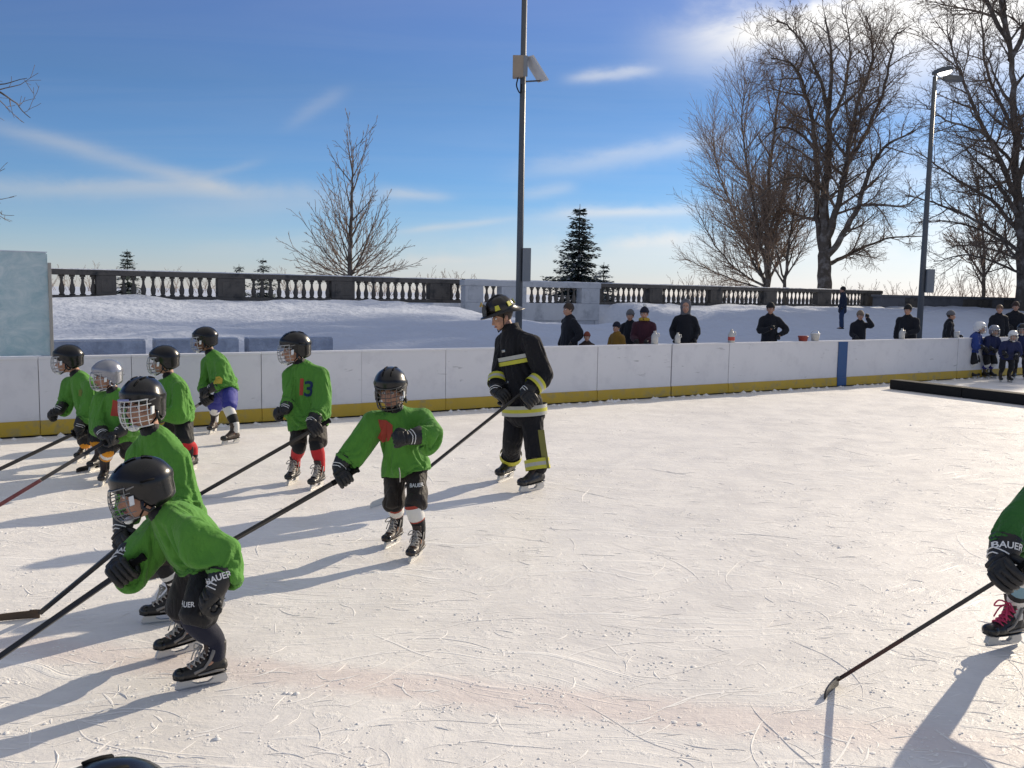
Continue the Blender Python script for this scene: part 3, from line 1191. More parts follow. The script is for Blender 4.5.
# tree at the right edge
edge_spec = [(.9, 35, 70, .25, .45, .09, .05, .10), (1.9, 25, 60, .26, .5, .10, .05, .10), (3.4, 25, 55, .3, .55, .10, .03, .1), (5.0, 25, 55, .45, .8, .10, .02, .1)]
guided(11, (1024, 298), 58, [
    (['base', (1022, 240), (1016, 180), (1014, 110), (1010, 50), (1002, 0), (998, -30)], .42, .05, 0),
    ([(1022, 215), (1000, 160, -2), (975, 110, -3), (955, 60, -4), (948, 25, -4)], .20, .03, 1),
    ([(1022, 235), (990, 200, 1), (950, 175, 2), (915, 150, 2)], .17, .03, 1),
    ([(1022, 255), (985, 225, -1), (940, 205, -2), (905, 195, -2)], .15, .03, 1),
    ([(1023, 268), (1000, 240, 2), (955, 222, 3), (918, 222, 3)], .13, .03, 1),
    ([(1023, 275), (995, 262, -2), (965, 255, -3), (935, 262, -3)], .10, .025, 1),
    ([(1018, 180), (1040, 120, 1), (1065, 60, 2), (1075, 0, 2)], .22, .03, 1),
    ([(1020, 205), (1060, 160, -1), (1100, 110, -2)], .2, .03, 1),
    ([(1014, 130), (990, 80, 2), (982, 30, 3), (985, -10, 3)], .14, .03, 1),
    ([(1022, 240), (1065, 220, 0), (1110, 190, 1)], .16, .03, 1),
    ([(1004, 10), (1000, -60, 1), (1005, -130, 1), (1002, -175, 1)], .2, .03, 1),
    ([(1008, 40), (970, -30, -1), (955, -100, -2), (960, -150, -2)], .16, .03, 1),
    ([(1010, 60), (1050, -20, 2), (1065, -100, 2)], .18, .03, 1),
    ([(1018, 170), (985, 135, -3), (945, 120, -5), (925, 105, -6)], .12, .03, 1),
    ([(1023, 262), (1000, 252, 3), (970, 245, 5), (945, 248, 6)], .09, .03, 1),
], edge_spec, 'bare tree cut by the right edge, long limbs sweeping left', .009, wob=.05)
guided(12, (985, 298), 84, [
    (['base', (984, 255), (980, 215), (978, 180)], .2, .03, 0),
    ([(985, 280), (965, 250), (950, 235)], .12, .03, 1),
    ([(985, 275), (1003, 245), (1012, 222)], .12, .03, 1),
], fan_spec, 'small bare tree far behind the lit lamp post', .022, mc=M_TWIG2, maxlev=3, wob=.05)

# medium cone shaped tree left of centre
cone_spec = [(1.9, 24, 46, .30, .5, .04, .04, .10), (2.4, 16, 38, .28, .5, .05, .04, .15), (3.0, 16, 38, .35, .6, .05, .03, .15)]
stems = [(['base', (350, 258), (351, 222), (352, 186), (353, 164), (352, 146)], .18, .016, 0)]
for k, (y0, x1, y1, dd) in enumerate(((276, 288, 232, 0), (279, 296, 252, 2), (272, 303, 200, -2), (262, 322, 172, 1), (268, 318, 205, 3), (278, 405, 236, 0), (280, 410, 258, -2),
                                      (270, 395, 204, 2), (258, 384, 176, -1), (246, 374, 158, 1), (272, 378, 214, -3), (240, 332, 150, -1), (228, 366, 150, 2), (220, 336, 140, 1), (281, 330, 225, -3), (281, 372, 232, 3), (278, 298, 262, 0), (282, 310, 240, 2), (276, 312, 222, -2), (274, 394, 222, -1), (281, 398, 262, 2), (279, 388, 246, -3), (262, 386, 190, 2), (264, 313, 186, -2), (250, 328, 158, 2))):
    y0, y1, x1 = 286 - (286 - y0) * .84, 290 - (290 - y1) * .80, 350 + (x1 - 350) * 1.04
    stems.append(([(350, y0), (350 + (x1 - 350) * .45, y0 + (y1 - y0) * .34, dd * .6), (x1, y1, dd)], .045, .012, 1))
guided(21, (350, 285), 52, stems, cone_spec, 'young cone shaped bare tree alone behind the left balustrade', .011, mc=M_TWIG2, maxlev=3, wob=.02)


def conifer(seed, px, py_top, d, label, rbase, layers, snow=.3, name='spruce_tree', lean=0):
    r = random.Random(seed)
    top = P(px, py_top, d)
    base = P(px, 290, d)
    base.z = ground_z(*st_of(base)) - .1
    base.x, base.y = top.x + lean, top.y
    H = top.z - base.z
    root = empty(name, base)
    tag(root, label, 'tree')
    MB().tube([V((0, 0, 0)), V((-lean * .5, 0, H * .6)), V((-lean, 0, H))], [H * .018, H * .012, .015], 7, caps=False).build('trunk', M_BARK, root)
    c = MB()
    for L in range(layers):
        u = (L + r.random() * .5) / layers
        z = H * (.04 + .94 * u)
        rr = rbase * (1 - u) ** .8 * r.uniform(.62, 1.15) + .12
        nb = max(4, int(10 * (1 - u) + 4 + H * .12))
        a0 = r.uniform(0, 6.28)
        for k in range(nb):
            a = a0 + 2 * PI * k / nb + r.uniform(-.25, .25)
            ln = rr * r.uniform(.55, 1.25)
            droop = -.12 - .25 * (1 - u) + r.uniform(-.12, .1)
            nseg = max(3, int(ln / .16))
            for j in range(1, nseg + 1):
                f = j / nseg
                p = V((math.cos(a) * ln * f - lean * u, math.sin(a) * ln * f, z + droop * ln * f + .14 * ln * f * f))
                # a spray of needle fans at this place on the branch
                for q in range(6):
                    b2 = a + r.uniform(-1.2, 1.2)
                    l2 = r.uniform(.2, .42) * (1.15 - .4 * f) * (H / 7) ** .5
                    w2 = l2 * r.uniform(.22, .4)
                    dirv = V((math.cos(b2), math.sin(b2), r.uniform(-.5, .25))).normalized()
                    sd_ = dirv.cross(V((r.uniform(-.4, .4), r.uniform(-.4, .4), 1))).normalized()
                    o = p + V((r.gauss(0, .05), r.gauss(0, .05), r.gauss(0, .06)))
                    b0 = len(c.v)
                    c.v += [o - sd_ * w2 * .4, o + sd_ * w2 * .4, o + dirv * l2 * .6 + sd_ * w2, o + dirv * l2, o + dirv * l2 * .6 - sd_ * w2]
                    c.face((b0, b0 + 1, b0 + 2, b0 + 3, b0 + 4), 1 if r.random() < snow * (.4 + .6 * f) else 0, False)
    c.build('crown', [M_NEEDLE, M_NSNOW], root)
    return root


conifer(31, 580, 204, 60, 'snow flecked spruce standing behind the snowy wall right of the tall post', 2.3, 22, .26)
conifer(32, 604, 262, 58, 'low broad snowy spruce bush right beside the taller spruce', 1.5, 9, .35, lean=0)
conifer(33, 127, 249, 70, 'small dark fir peeking over the left balustrade', 1.15, 12, .12)
conifer(34, 263, 258, 66, 'little snow topped fir left of the cone shaped bare tree', 1.3, 9, .3)
conifer(35, 239, 264, 78, 'smallest fir, a tip just showing over the left balustrade', 1.0, 9, .2)

# off to the left: a tree whose branch tips reach into the picture
tip_spec = [(.7, 30, 60, .16, .3, .10, .04, .3), (1.3, 25, 60, .3, .5, .12, .05, .2), (2.0, 25, 55, .3, .5, .12, .03, .15)]
guided(41, (-150, 300), 30, [
    (['base', (-145, 180), (-130, 60), (-125, -60)], .32, .08, 0),
    ([(-138, 130), (-90, 85), (-50, 75), (-18, 84), (12, 100), (30, 118)], .10, .012, 1),
    ([(-140, 150), (-90, 150), (-45, 175), (-12, 200), (2, 215)], .09, .012, 1),
    ([(-50, 75), (-25, 74), (0, 84), (26, 78)], .05, .010, 1),
    ([(-135, 60), (-180, 0), (-230, -60)], .14, .03, 1),
    ([(-140, 140), (-200, 100), (-260, 60)], .14, .03, 1),
], tip_spec, 'bare branch tips reaching in from beyond the left edge', .008, mc=M_TWIG, maxlev=3, wob=.02)

# unseen evergreens added on the right to shade the snowbank and far boards
def shade_spruce(seed, s, t, H, rb, label):
    b = ST(s, t)
    px, py, d = proj(V((b.x, b.y, ground_z(s, t) + H)))
    return conifer(seed, px, py, d, label, rb, 34, .1)


shade_spruce(51, 88, 38.5, 37, 5.6, 'tallest evergreen added out of view for its shade, farthest from the rink')
shade_spruce(55, 82, 35.4, 35, 5.4, 'tall evergreen added out of view for its shade, second from the farthest')
shade_spruce(52, 75, 32.0, 33, 5.2, 'tall evergreen added out of view for its shade, in the middle of the row')
shade_spruce(56, 69, 28.2, 30, 4.8, 'tall evergreen added out of view for its shade, third from the rink')
shade_spruce(53, 63, 24.0, 26, 4.0, 'tall evergreen added out of view for its shade, second from the rink')
shade_spruce(54, 57, 18.4, 17, 2.3, 'evergreen added out of view for its shade, nearest to the rink')

# thin far scrub seen over the rail
for i, (px, d, top, wd_) in enumerate(((100, 110, 262, 3.2), (168, 120, 266, 3.6), (205, 115, 265, 3.0), (60, 118, 264, 3), (290, 120, 266, 2.6), (432, 105, 267, 2.2), (460, 100, 265, 2.4), (380, 112, 268, 2.6),
                                       (690, 100, 270, 3.0), (722, 96, 262, 3.4), (745, 104, 270, 3.2), (860, 108, 276, 3), (945, 96, 268, 3.6), (975, 90, 262, 3.8), (1010, 95, 258, 4.0), (905, 110, 278, 2.6))):
    T = Tree(60 + i, 3, .014)
    b = P(px, 300, d)
    b.z = ground_z(*st_of(b)) - .1
    h = P(px, top, d).z - b.z
    for k in range(15):
        a = T.r.uniform(0, 6.28)
        dr = V((math.cos(a) * T.r.uniform(.1, .8), math.sin(a) * .6, 1))
        p = T.wander(b + V((T.r.uniform(-.55, .55) * wd_, 0, 0)), dr, h * T.r.uniform(.45, 1.0), 5, .08, .05)
        T.kids(p, T.limb(p, .035, .014, 1 if k < 3 else 2), 1, [(1, 20, 50, .3, .5, .1, .05, .2), (1.1, 20, 50, .3, .55, .1, .05, .15), (1.6, 20, 50, .3, .5, .1, .04, .1)])
    where = ('left of the dark fir' if px < 120 else 'between the dark fir and the little firs' if px < 240 else 'beside the cone shaped bare tree' if px < 400 else 'right of the cone shaped bare tree' if px < 500
             else 'at the foot of the fan shaped tree' if px < 760 else 'right of the largest trunk' if px < 930 else 'below the right hand tree')
    root = T.finish('bare_shrub', 'thin leafless scrub far behind the balustrade ' + where, 'shrub', b, M_TWIG2, M_TWIG2, 'leafless scrub ' + where)
# ------------------------------------------------------------------ people: shared pieces
M_SKIN = mat('skin', (.46, .25, .17), .55, .4, .12, 14, .15, 60, .002)
M_SKIN_D = mat('brown_skin', (.20, .105, .065), .55, .4, .12, 14, .15, 60, .002)
M_LIP = mat('lip_skin', (.34, .12, .10), .5, .4, .1)
M_EYEW = mat('eye_white', (.7, .68, .66), .3, .5, .03)
M_EYED = mat('eye_iris', (.03, .02, .015), .2, .5, .03)
M_HAIR = mat('brown_hair', (.045, .028, .018), .6, .4, .4, 60, .5, 120, .004)
M_BROW = mat('eyebrow_hair', (.06, .035, .022), .8, .2, .3, 60)


def fabric(name, base, var=.16, rough=.8, bump=.5, vs=5, sheen=.08, weave=260):
    return mat(name, base, rough, .25, var, vs, bump, 16, .012, sheen=sheen, fine=weave)


M_GREEN = fabric('green_jersey_mesh', (.088, .262, .038), .18)
M_GREEN_D = fabric('dark_green_jersey_mesh', (.035, .14, .03), .14)


def crease(m, strength, dist, scale):
    """soft creases over the weave"""
    t = NT(m.node_tree)
    b = m.node_tree.nodes['Principled BSDF']
    tc = t.n('ShaderNodeTexCoord').outputs['Object']
    n0 = t.noise(t.mapping(tc, rot=(.4, .3, .5), sc=(1, 1, .55)), scale, 2, .45, 1.1)
    n1 = t.noise(t.mapping(tc, rot=(-.6, .2, 1.1), sc=(1, 1, .5)), scale * 1.7, 2, .45, .8)
    f0 = t.math('ABSOLUTE', t.math('SUBTRACT', n0, .5))
    f1 = t.math('ABSOLUTE', t.math('SUBTRACT', n1, .5))
    hgt = t.math('ADD', t.math('MINIMUM', t.math('MULTIPLY', f0, 5.0), 1.0), t.math('MULTIPLY', t.math('MINIMUM', t.math('MULTIPLY', f1, 5.0), 1.0), .5))
    old = b.inputs['Normal'].links[0].from_socket if b.inputs['Normal'].links else None
    t.set(b.inputs['Normal'], t.bump(hgt, strength, dist, old))
    return m


crease(M_GREEN, .55, .022, 5.0)
crease(M_GREEN_D, .55, .022, 5.0)
M_BLACKN = fabric('black_nylon', (.014, .014, .016), .3, .6)
M_BROWNN = fabric('brown_black_nylon', (.024, .019, .016), .3, .6)
crease(M_BLACKN, .5, .02, 6)
crease(M_BROWNN, .5, .02, 6)
M_BLUEN = fabric('royal_blue_nylon', (.035, .04, .26), .2, .6)
M_GLOVE = mat('black_glove_leather', (.013, .013, .014), .5, .45, .3, 12, .5, 50, .004)
M_PALM = mat('brown_glove_palm', (.16, .075, .04), .7, .3, .25, 12, .4, 50, .003)
M_HELM = mat('glossy_black_shell', (.007, .007, .008), .28, .35, .2, 4, coat=.22)
M_HELM_S = mat('silver_shell', (.24, .25, .29), .25, .6, .1, 4, metal=.35, coat=.5)
M_HELM_W = mat('white_shell', (.7, .7, .7), .3, .5, .08, 4, coat=.3)
M_VENT = mat('vent_black', (.004, .004, .004), .8, .2)
M_CAGE = mat('white_cage_wire', (.42, .42, .42), .3, .6, .08, metal=.4)
M_CAGED = mat('dark_cage_wire', (.09, .09, .09), .35, .6, .1, metal=.6)
M_CLEAR = mat('pale_clip_plastic', (.72, .74, .74), .3, .5, .06)
M_BOOT = mat('black_skate_boot', (.017, .016, .016), .45, .45, .35, 14, .4, 40, .003)
M_BOOTB = mat('brown_skate_boot', (.045, .028, .022), .5, .4, .35, 14, .4, 40, .003)
M_TOE = mat('toe_cap_plastic', (.012, .012, .012), .25, .55, .2)
M_TRIM = mat('grey_skate_trim', (.20, .19, .18), .5, .4, .25, 18)
M_LACE = mat('pale_laces', (.42, .40, .37), .85, .2, .1, 40)
M_LACEP = mat('pink_laces', (.55, .06, .14), .85, .2, .1, 40)
M_HOLD = mat('cream_blade_holder', (.62, .60, .56), .45, .45, .12, 9)
M_STEEL = mat('blade_steel', (.55, .56, .58), .25, .6, .1, metal=.9)
M_WHITE = mat('white_print', (.78, .78, .77), .6, .3, .05)
M_RED = fabric('red_knit', (.50, .025, .03), .12)
M_WHITEK = fabric('white_knit', (.70, .69, .66), .08)
M_BLACKK = fabric('black_knit', (.016, .016, .017), .25)
M_NAVYK = fabric('navy_knit', (.014, .016, .032), .35)
M_ORANGEK = fabric('orange_knit', (.66, .27, .02), .1)
M_LBLUEK = fabric('light_blue_knit', (.20, .34, .42), .1)
M_BROWNK = fabric('dark_brown_knit', (.05, .03, .025), .2)
M_REDP = mat('red_print', (.36, .055, .035), .7, .3, .1)
M_NAVYP = mat('navy_print', (.012, .03, .09), .7, .3, .1)
M_YELP = mat('yellow_patch_cloth', (.55, .42, .06), .7, .3, .1)


def lerp(a, b, u):
    return a + (b - a) * u


def frame(fwd, up):
    f = V(fwd).normalized()
    u = V(up) - f * V(up).dot(f)
    u.normalize()
    return f.cross(u), f, u          # side (their right), forward, up


def head_pieces(mb, c, F, U, k, neck):
    """head as part of the body skin. c = centre between the ears, k = scale (1 = adult)"""
    S, F, U = frame(F, U)
    def p(x, y, z): return c + S * (x * k) + F * (y * k) + U * (z * k)
    mb.ell(p(0, -.012, .035), S * .076 * k, F * .096 * k, U * .088 * k, 16, 10)
    mb.ell(p(0, .022, -.025), S * .063 * k, F * .072 * k, U * .086 * k, 16, 10)
    mb.ell(p(0, .052, -.088), S * .032 * k, F * .034 * k, U * .024 * k, 10, 7)         # chin
    for s in (-1, 1):
        mb.ell(p(s * .036, .068, -.028), S * .024 * k, F * .022 * k, U * .022 * k, 8, 6)  # cheeks
        mb.ell(p(s * .078, -.006, -.012), S * .012 * k, F * .02 * k, U * .032 * k, 8, 6)  # ears
    mb.tube([p(0, .088, .022), p(0, .104, -.012), p(0, .116, -.036)], [.008 * k, .010 * k, .014 * k], 7)
    mb.ell(p(0, .088, -.066), S * .026 * k, F * .014 * k, U * .014 * k, 9, 6)          # mouth mound
    mb.tube([p(0, -.02, -.05), lerp(c, neck, .8), neck - U * .02], [.05 * k, .047 * k, .06 * k], 10)
    return p, S, F, U


def face_bits(root, p, S, F, U, k, hair=M_HAIR, skinlip=M_LIP):
    for s in (-1, 1):
        e = MB()
        e.ell(p(s * .031, .079, .012), S * .013 * k, F * .011 * k, U * .0095 * k, 10, 7, 0)
        e.ell(p(s * .031, .0865, .012), S * .006 * k, F * .005 * k, U * .0065 * k, 8, 6, 1)
        e.build('eye', [M_EYEW, M_EYED], root)
        MB().tube([p(s * .016, .094, .031), p(s * .034, .092, .036), p(s * .05, .08, .03)], [.004 * k, .005 * k, .003 * k], 5).build('eyebrow', M_BROW, root)
    MB().tube([p(-.022, .094, -.064), p(-.008, .103, -.063), p(.008, .103, -.063), p(.022, .094, -.064)], [(.003 * k, .003 * k), (.006 * k, .005 * k), (.006 * k, .005 * k), (.003 * k, .003 * k)], 6, hint=U).build('lips', skinlip, root)


def hair_cap(root, p, S, F, U, k, m=M_HAIR, low=-.05, front=.06, thick=.012):
    h = MB()
    n, r = 18, 9
    for j in range(r + 1):
        for i in range(n):
            a = 2 * PI * i / n
            cz = math.cos(a)      # 1 = front
            lowz = lerp(low, .055, max(0, cz) ** .7)
            ph = lerp(PI / 2, math.asin(max(-1, min(1, (lowz - .035) / .098))), j / r)
            jag = 1 + .05 * math.sin(i * 5.1 + j * 2.3)
            rr = math.cos(ph) * jag
            h.v.append(p(math.sin(a) * rr * (.076 + thick), -.012 + cz * rr * (.096 + thick), .035 + math.sin(ph) * (.088 + thick)))
    for j in range(r):
        for i in range(n):
            o, i2 = j * n, (i + 1) % n
            h.face((o + i, o + n + i, o + n + i2, o + i2))
    return h.build('hair', m, root)


def helmet(root, c, F, U, k, shell=M_HELM, cage=M_CAGE, clip=True, logo=None, far=False):
    S, F, U = frame(F, U)
    def p(x, y, z): return c + S * (x * k) + F * (y * k) + U * (z * k)
    A, B, C = .108, .138, .128
    h = MB()
    n, r = 30, 13
    def low(a):
        cz = math.cos(a)
        return lerp(-.082, .048, max(0, cz) ** .55 if cz > 0 else 0) + (.028 * max(0, -cz) ** 3)
    def surf(a, z, off=0.0):
        q = max(-1, min(1, (z - .035) / C))
        rr = (1 - abs(q) ** 2.3) ** .5 if q > 0 else (1 - .14 * abs(q) ** 1.5)
        rib = .005 * max(0, math.cos(a * 2.0) ** 8) * (1 if q > -.1 else 0)
        f = 1.0
        return p(math.sin(a) * rr * (A + off + rib), -.010 + math.cos(a) * rr * (B + off + rib) * f, z)
    for j in range(r + 1):
        u = j / r
        for i in range(n):
            a = 2 * PI * i / n
            z = lerp(.035 + C, low(a), 1 - (1 - u) ** 1.0)
            if u < .5: z = lerp(.035 + C, low(a), u * u * 1.1 + u * .45)
            z = lerp(.035 + C, low(a), (1 - math.cos(u * PI / 2)) * .6 + u * .4) if True else z
            # shell step: the front half rides over the back half
            step = .004 if (math.cos(a) > -.1 and .2 < u < .8) else 0
            ridge = .006 * math.exp(-((u - .62) / .07) ** 2)
            h.v.append(surf(a, z, step + ridge))
    base = len(h.v)
    for i in range(n):           # inner lip
        a = 2 * PI * i / n
        h.v.append(surf(a, low(a) + .006, -.018))
    for j in range(r + 1):
        for i in range(n):
            o, i2 = j * n, (i + 1) % n
            h.face((o + i, o + n + i, o + n + i2, o + i2))
    ho = h.build('helmet', shell, root)
    for s in (-1, 1):
        if far: break
        for (ya, yb, x) in ((.085, .045, .028), (.03, -.02, .03), (-.045, -.09, .03)):
            pts = []
            for t_ in range(4):
                y = lerp(ya, yb, t_ / 3)
                a = math.atan2(s * x, y + .01)
                rr = math.hypot(s * x / A, (y + .01) / B)
                z = .035 + C * (1 - min(rr, .98) ** 2) ** (1 / 2.3)
                pts.append(p(s * x, y, z + .002))
            MB().tube(pts, [(.007 * k, .003 * k)] * 4, 6, hint=S).build('vent', M_VENT, ho)
        MB().tube([surf(s * 1.25, .06, .004), surf(s * 1.6, .055, .004), surf(s * 2.0, .05, .004)], [(.006 * k, .003 * k)] * 3, 6, hint=U).build('vent', M_VENT, ho)
        MB().tube([surf(s * .62, .085, .003), surf(s * .95, .08, .003)], [(.005 * k, .003 * k)] * 2, 6, hint=U).build('vent', M_VENT, ho)
    for s in (-1, 1):   # ear loops
        MB().tube([p(s * .1, .012, -.03), p(s * .104, .02, -.06), p(s * .1, -.005, -.085), p(s * .1, -.03, -.075)], .009 * k, 6).build('ear_guard', shell, ho)
    if cage:
        w = MB()
        wr = .0028 * k if not far else .004 * k
        def cp(a, z):
            q = (z + .03) / .115
            d = (1 - .30 * abs(q) ** 2.2) * (1 if z > -.09 else .92)
            return p(math.sin(a) * .098 * (1 - .10 * max(0, -q)), .02 + math.cos(a) * .138 * d, z)
        zs = (.052, .024, -.006, -.036, -.066, -.096)
        for z in (zs if not far else zs[::2] + (zs[-1],)):
            w.tube([cp(R(a), z) for a in range(-78, 79, 13)], wr * (1.5 if z in (zs[0], zs[-1]) else 1), 5, caps=False)
        for a in ((-66, -44, -22, 0, 22, 44, 66) if not far else (-60, -30, 0, 30, 60)):
            w.tube([cp(R(a), lerp(.052, -.096 - (.014 if abs(a) < 30 else 0), t_ / 6)) for t_ in range(7)], wr, 5, caps=False)
        w.build('cage', cage, ho)
        MB().ell(p(0, .098, -.108), S * .036 * k, F * .024 * k, U * .018 * k, 10, 6).build('chin_cup', M_VENT if cage is M_CAGED else M_CLEAR, ho)
        MB().tube([p(-.098, .0, -.05), p(-.07, .05, -.105), p(0, .085, -.125), p(.07, .05, -.105), p(.098, .0, -.05)], .005 * k, 5).build('chin_strap', M_VENT, ho)
        if clip:
            for s in (-1, 1):
                MB().box(p(s * .104, .052, -.012), F * .011 * k, S * .005 * k, (U * .021 - F * .004) * k).build('cage_clip', M_CLEAR, ho, .002)
    if logo:
        for s in (-1, 1):
            MB().tube([surf(s * 1.05, .042, .004), surf(s * 1.3, .047, .004), surf(s * 1.5, .055, .004)], [(.0045 * k, .002 * k)] * 3, 6, hint=U).build('helmet_mark', logo, ho)
    return ho


def glove(root, wrist, elbow, S, Nh, k=1.0, cuff_txt=None, m=M_GLOVE, chev=True, rgrip=.030, palm=None, cuff=True):
    """padded glove closed round an axis S through the hand. Nh = way the back of the hand faces."""
    wrist, elbow = V(wrist), V(elbow)
    S = V(S).normalized()
    arm = (wrist - elbow).normalized()
    f = arm - S * arm.dot(S)
    if f.length < .2: f = S.orthogonal()
    f.normalize()
    N = S.cross(f).normalized()
    if N.dot(V(Nh)) < 0: N = -N
    # grip axis lies a little ahead of the wrist, on the palm side
    ax = wrist + f * .060 * k - N * .012 * k
    g = MB()
    g.tube([wrist - arm * .03 * k, wrist + f * .02 * k + N * .012 * k, wrist + f * .062 * k + N * .024 * k, wrist + f * .09 * k + N * .012 * k],
           [(.040 * k, .034 * k), (.046 * k, .034 * k), (.052 * k, .026 * k), (.048 * k, .018 * k)], 12, hint=S)
    for i in range(4):
        off = (-1.5 + i) * .0245 * k
        ln = (.92, 1.06, 1.0, .84)[i]
        c0 = ax + S * off
        pts, rr = [], []
        for j in range(8):
            th = R(95 - j * 36 * ln)
            rad_ = (rgrip + .0165) * k
            pts.append(c0 + f * (math.sin(R(30)) * 0 + rad_ * math.cos(R(90) - th + R(0))) + N * (rad_ * math.sin(th)) if False else c0 + N * (rad_ * math.sin(th)) + f * (rad_ * math.cos(th)))
            rr.append((.0165 - .0006 * j) * k * (1.06 if j in (1, 4) else .96))
        g.tube(pts, rr, 7)
    th_pts = [wrist + f * .012 * k - S * .042 * k - N * .004 * k, wrist + f * .045 * k - S * .062 * k - N * .018 * k, ax - S * .048 * k - N * (rgrip + .010) * k + f * .004 * k,
              ax - S * .03 * k - N * (rgrip + .016) * k + f * .026 * k]
    g.tube(catmull(th_pts, 3), [.019 * k, .019 * k, .0185 * k, .018 * k, .0175 * k, .017 * k, .0165 * k, .016 * k, .015 * k, .014 * k][:10], 8)
    # padded rolls on the back
    for j, (a, b) in enumerate(((.018, .034), (.046, .036), (.074, .028))):
        g.tube([wrist + f * a * k + N * b * k - S * .036 * k, wrist + f * a * k + N * (b + .006) * k, wrist + f * a * k + N * b * k + S * .036 * k], [.012 * k, .014 * k, .012 * k], 8)
    go = g.build('glove', m, root)
    if rgrip < .02:
        g2 = MB()
        g2.ell(ax, S * .05 * k, f * .024 * k, N * .024 * k, 10, 6)
        g2.build('palm', m, go)
    if palm:
        MB().ell(ax - N * .006 * k - f * .03 * k, S * .042 * k, f * .03 * k, N * .02 * k, 10, 6).build('palm', palm, go)
    if cuff:
        c = MB()
        hint = S - arm * S.dot(arm)
        q0, q1 = wrist - arm * .002 * k, wrist - arm * .092 * k
        c.tube([q0 + arm * .01 * k, q0 - arm * .004 * k, lerp(q0, q1, .5), q1], [(.040 * k, .036 * k), (.048 * k, .042 * k), (.056 * k, .050 * k), (.064 * k, .058 * k)], 16, hint=hint, rounded=True)
        co = c.build('cuff', m, go)
        if chev:
            for dz in (0, .018):
                cu = []
                for t_ in range(9):
                    s_ = lerp(-1, 1, t_ / 8)
                    a = s_ * 1.15
                    x = (.018 + dz - .012 * abs(s_)) * k
                    rx, ry = .050 * k + dz * .25, .045 * k + dz * .25
                    hn = hint.normalized()
                    nn = arm.cross(hn)
                    if nn.dot(N) < 0: nn = -nn
                    cu.append(wrist - arm * x + hn * math.sin(a) * rx + nn * math.cos(a) * ry)
                MB().tube(cu, .0028 * k, 5).build('trim', M_WHITE, co)
        if cuff_txt:
            tm = text_mesh(cuff_txt[0], cuff_txt[1] * k)
            out = V(cuff_txt[2])
            out = (out - arm * out.dot(arm)).normalized()
            ex = V(cuff_txt[3])
            ex = ex - out * ex.dot(out)
            ex.normalize()
            decal('lettering', tm, co.data, wrist - arm * .056 * k + out * .05 * k, ex, out.cross(ex), M_WHITE, co, .002, .006)
    return go, ax


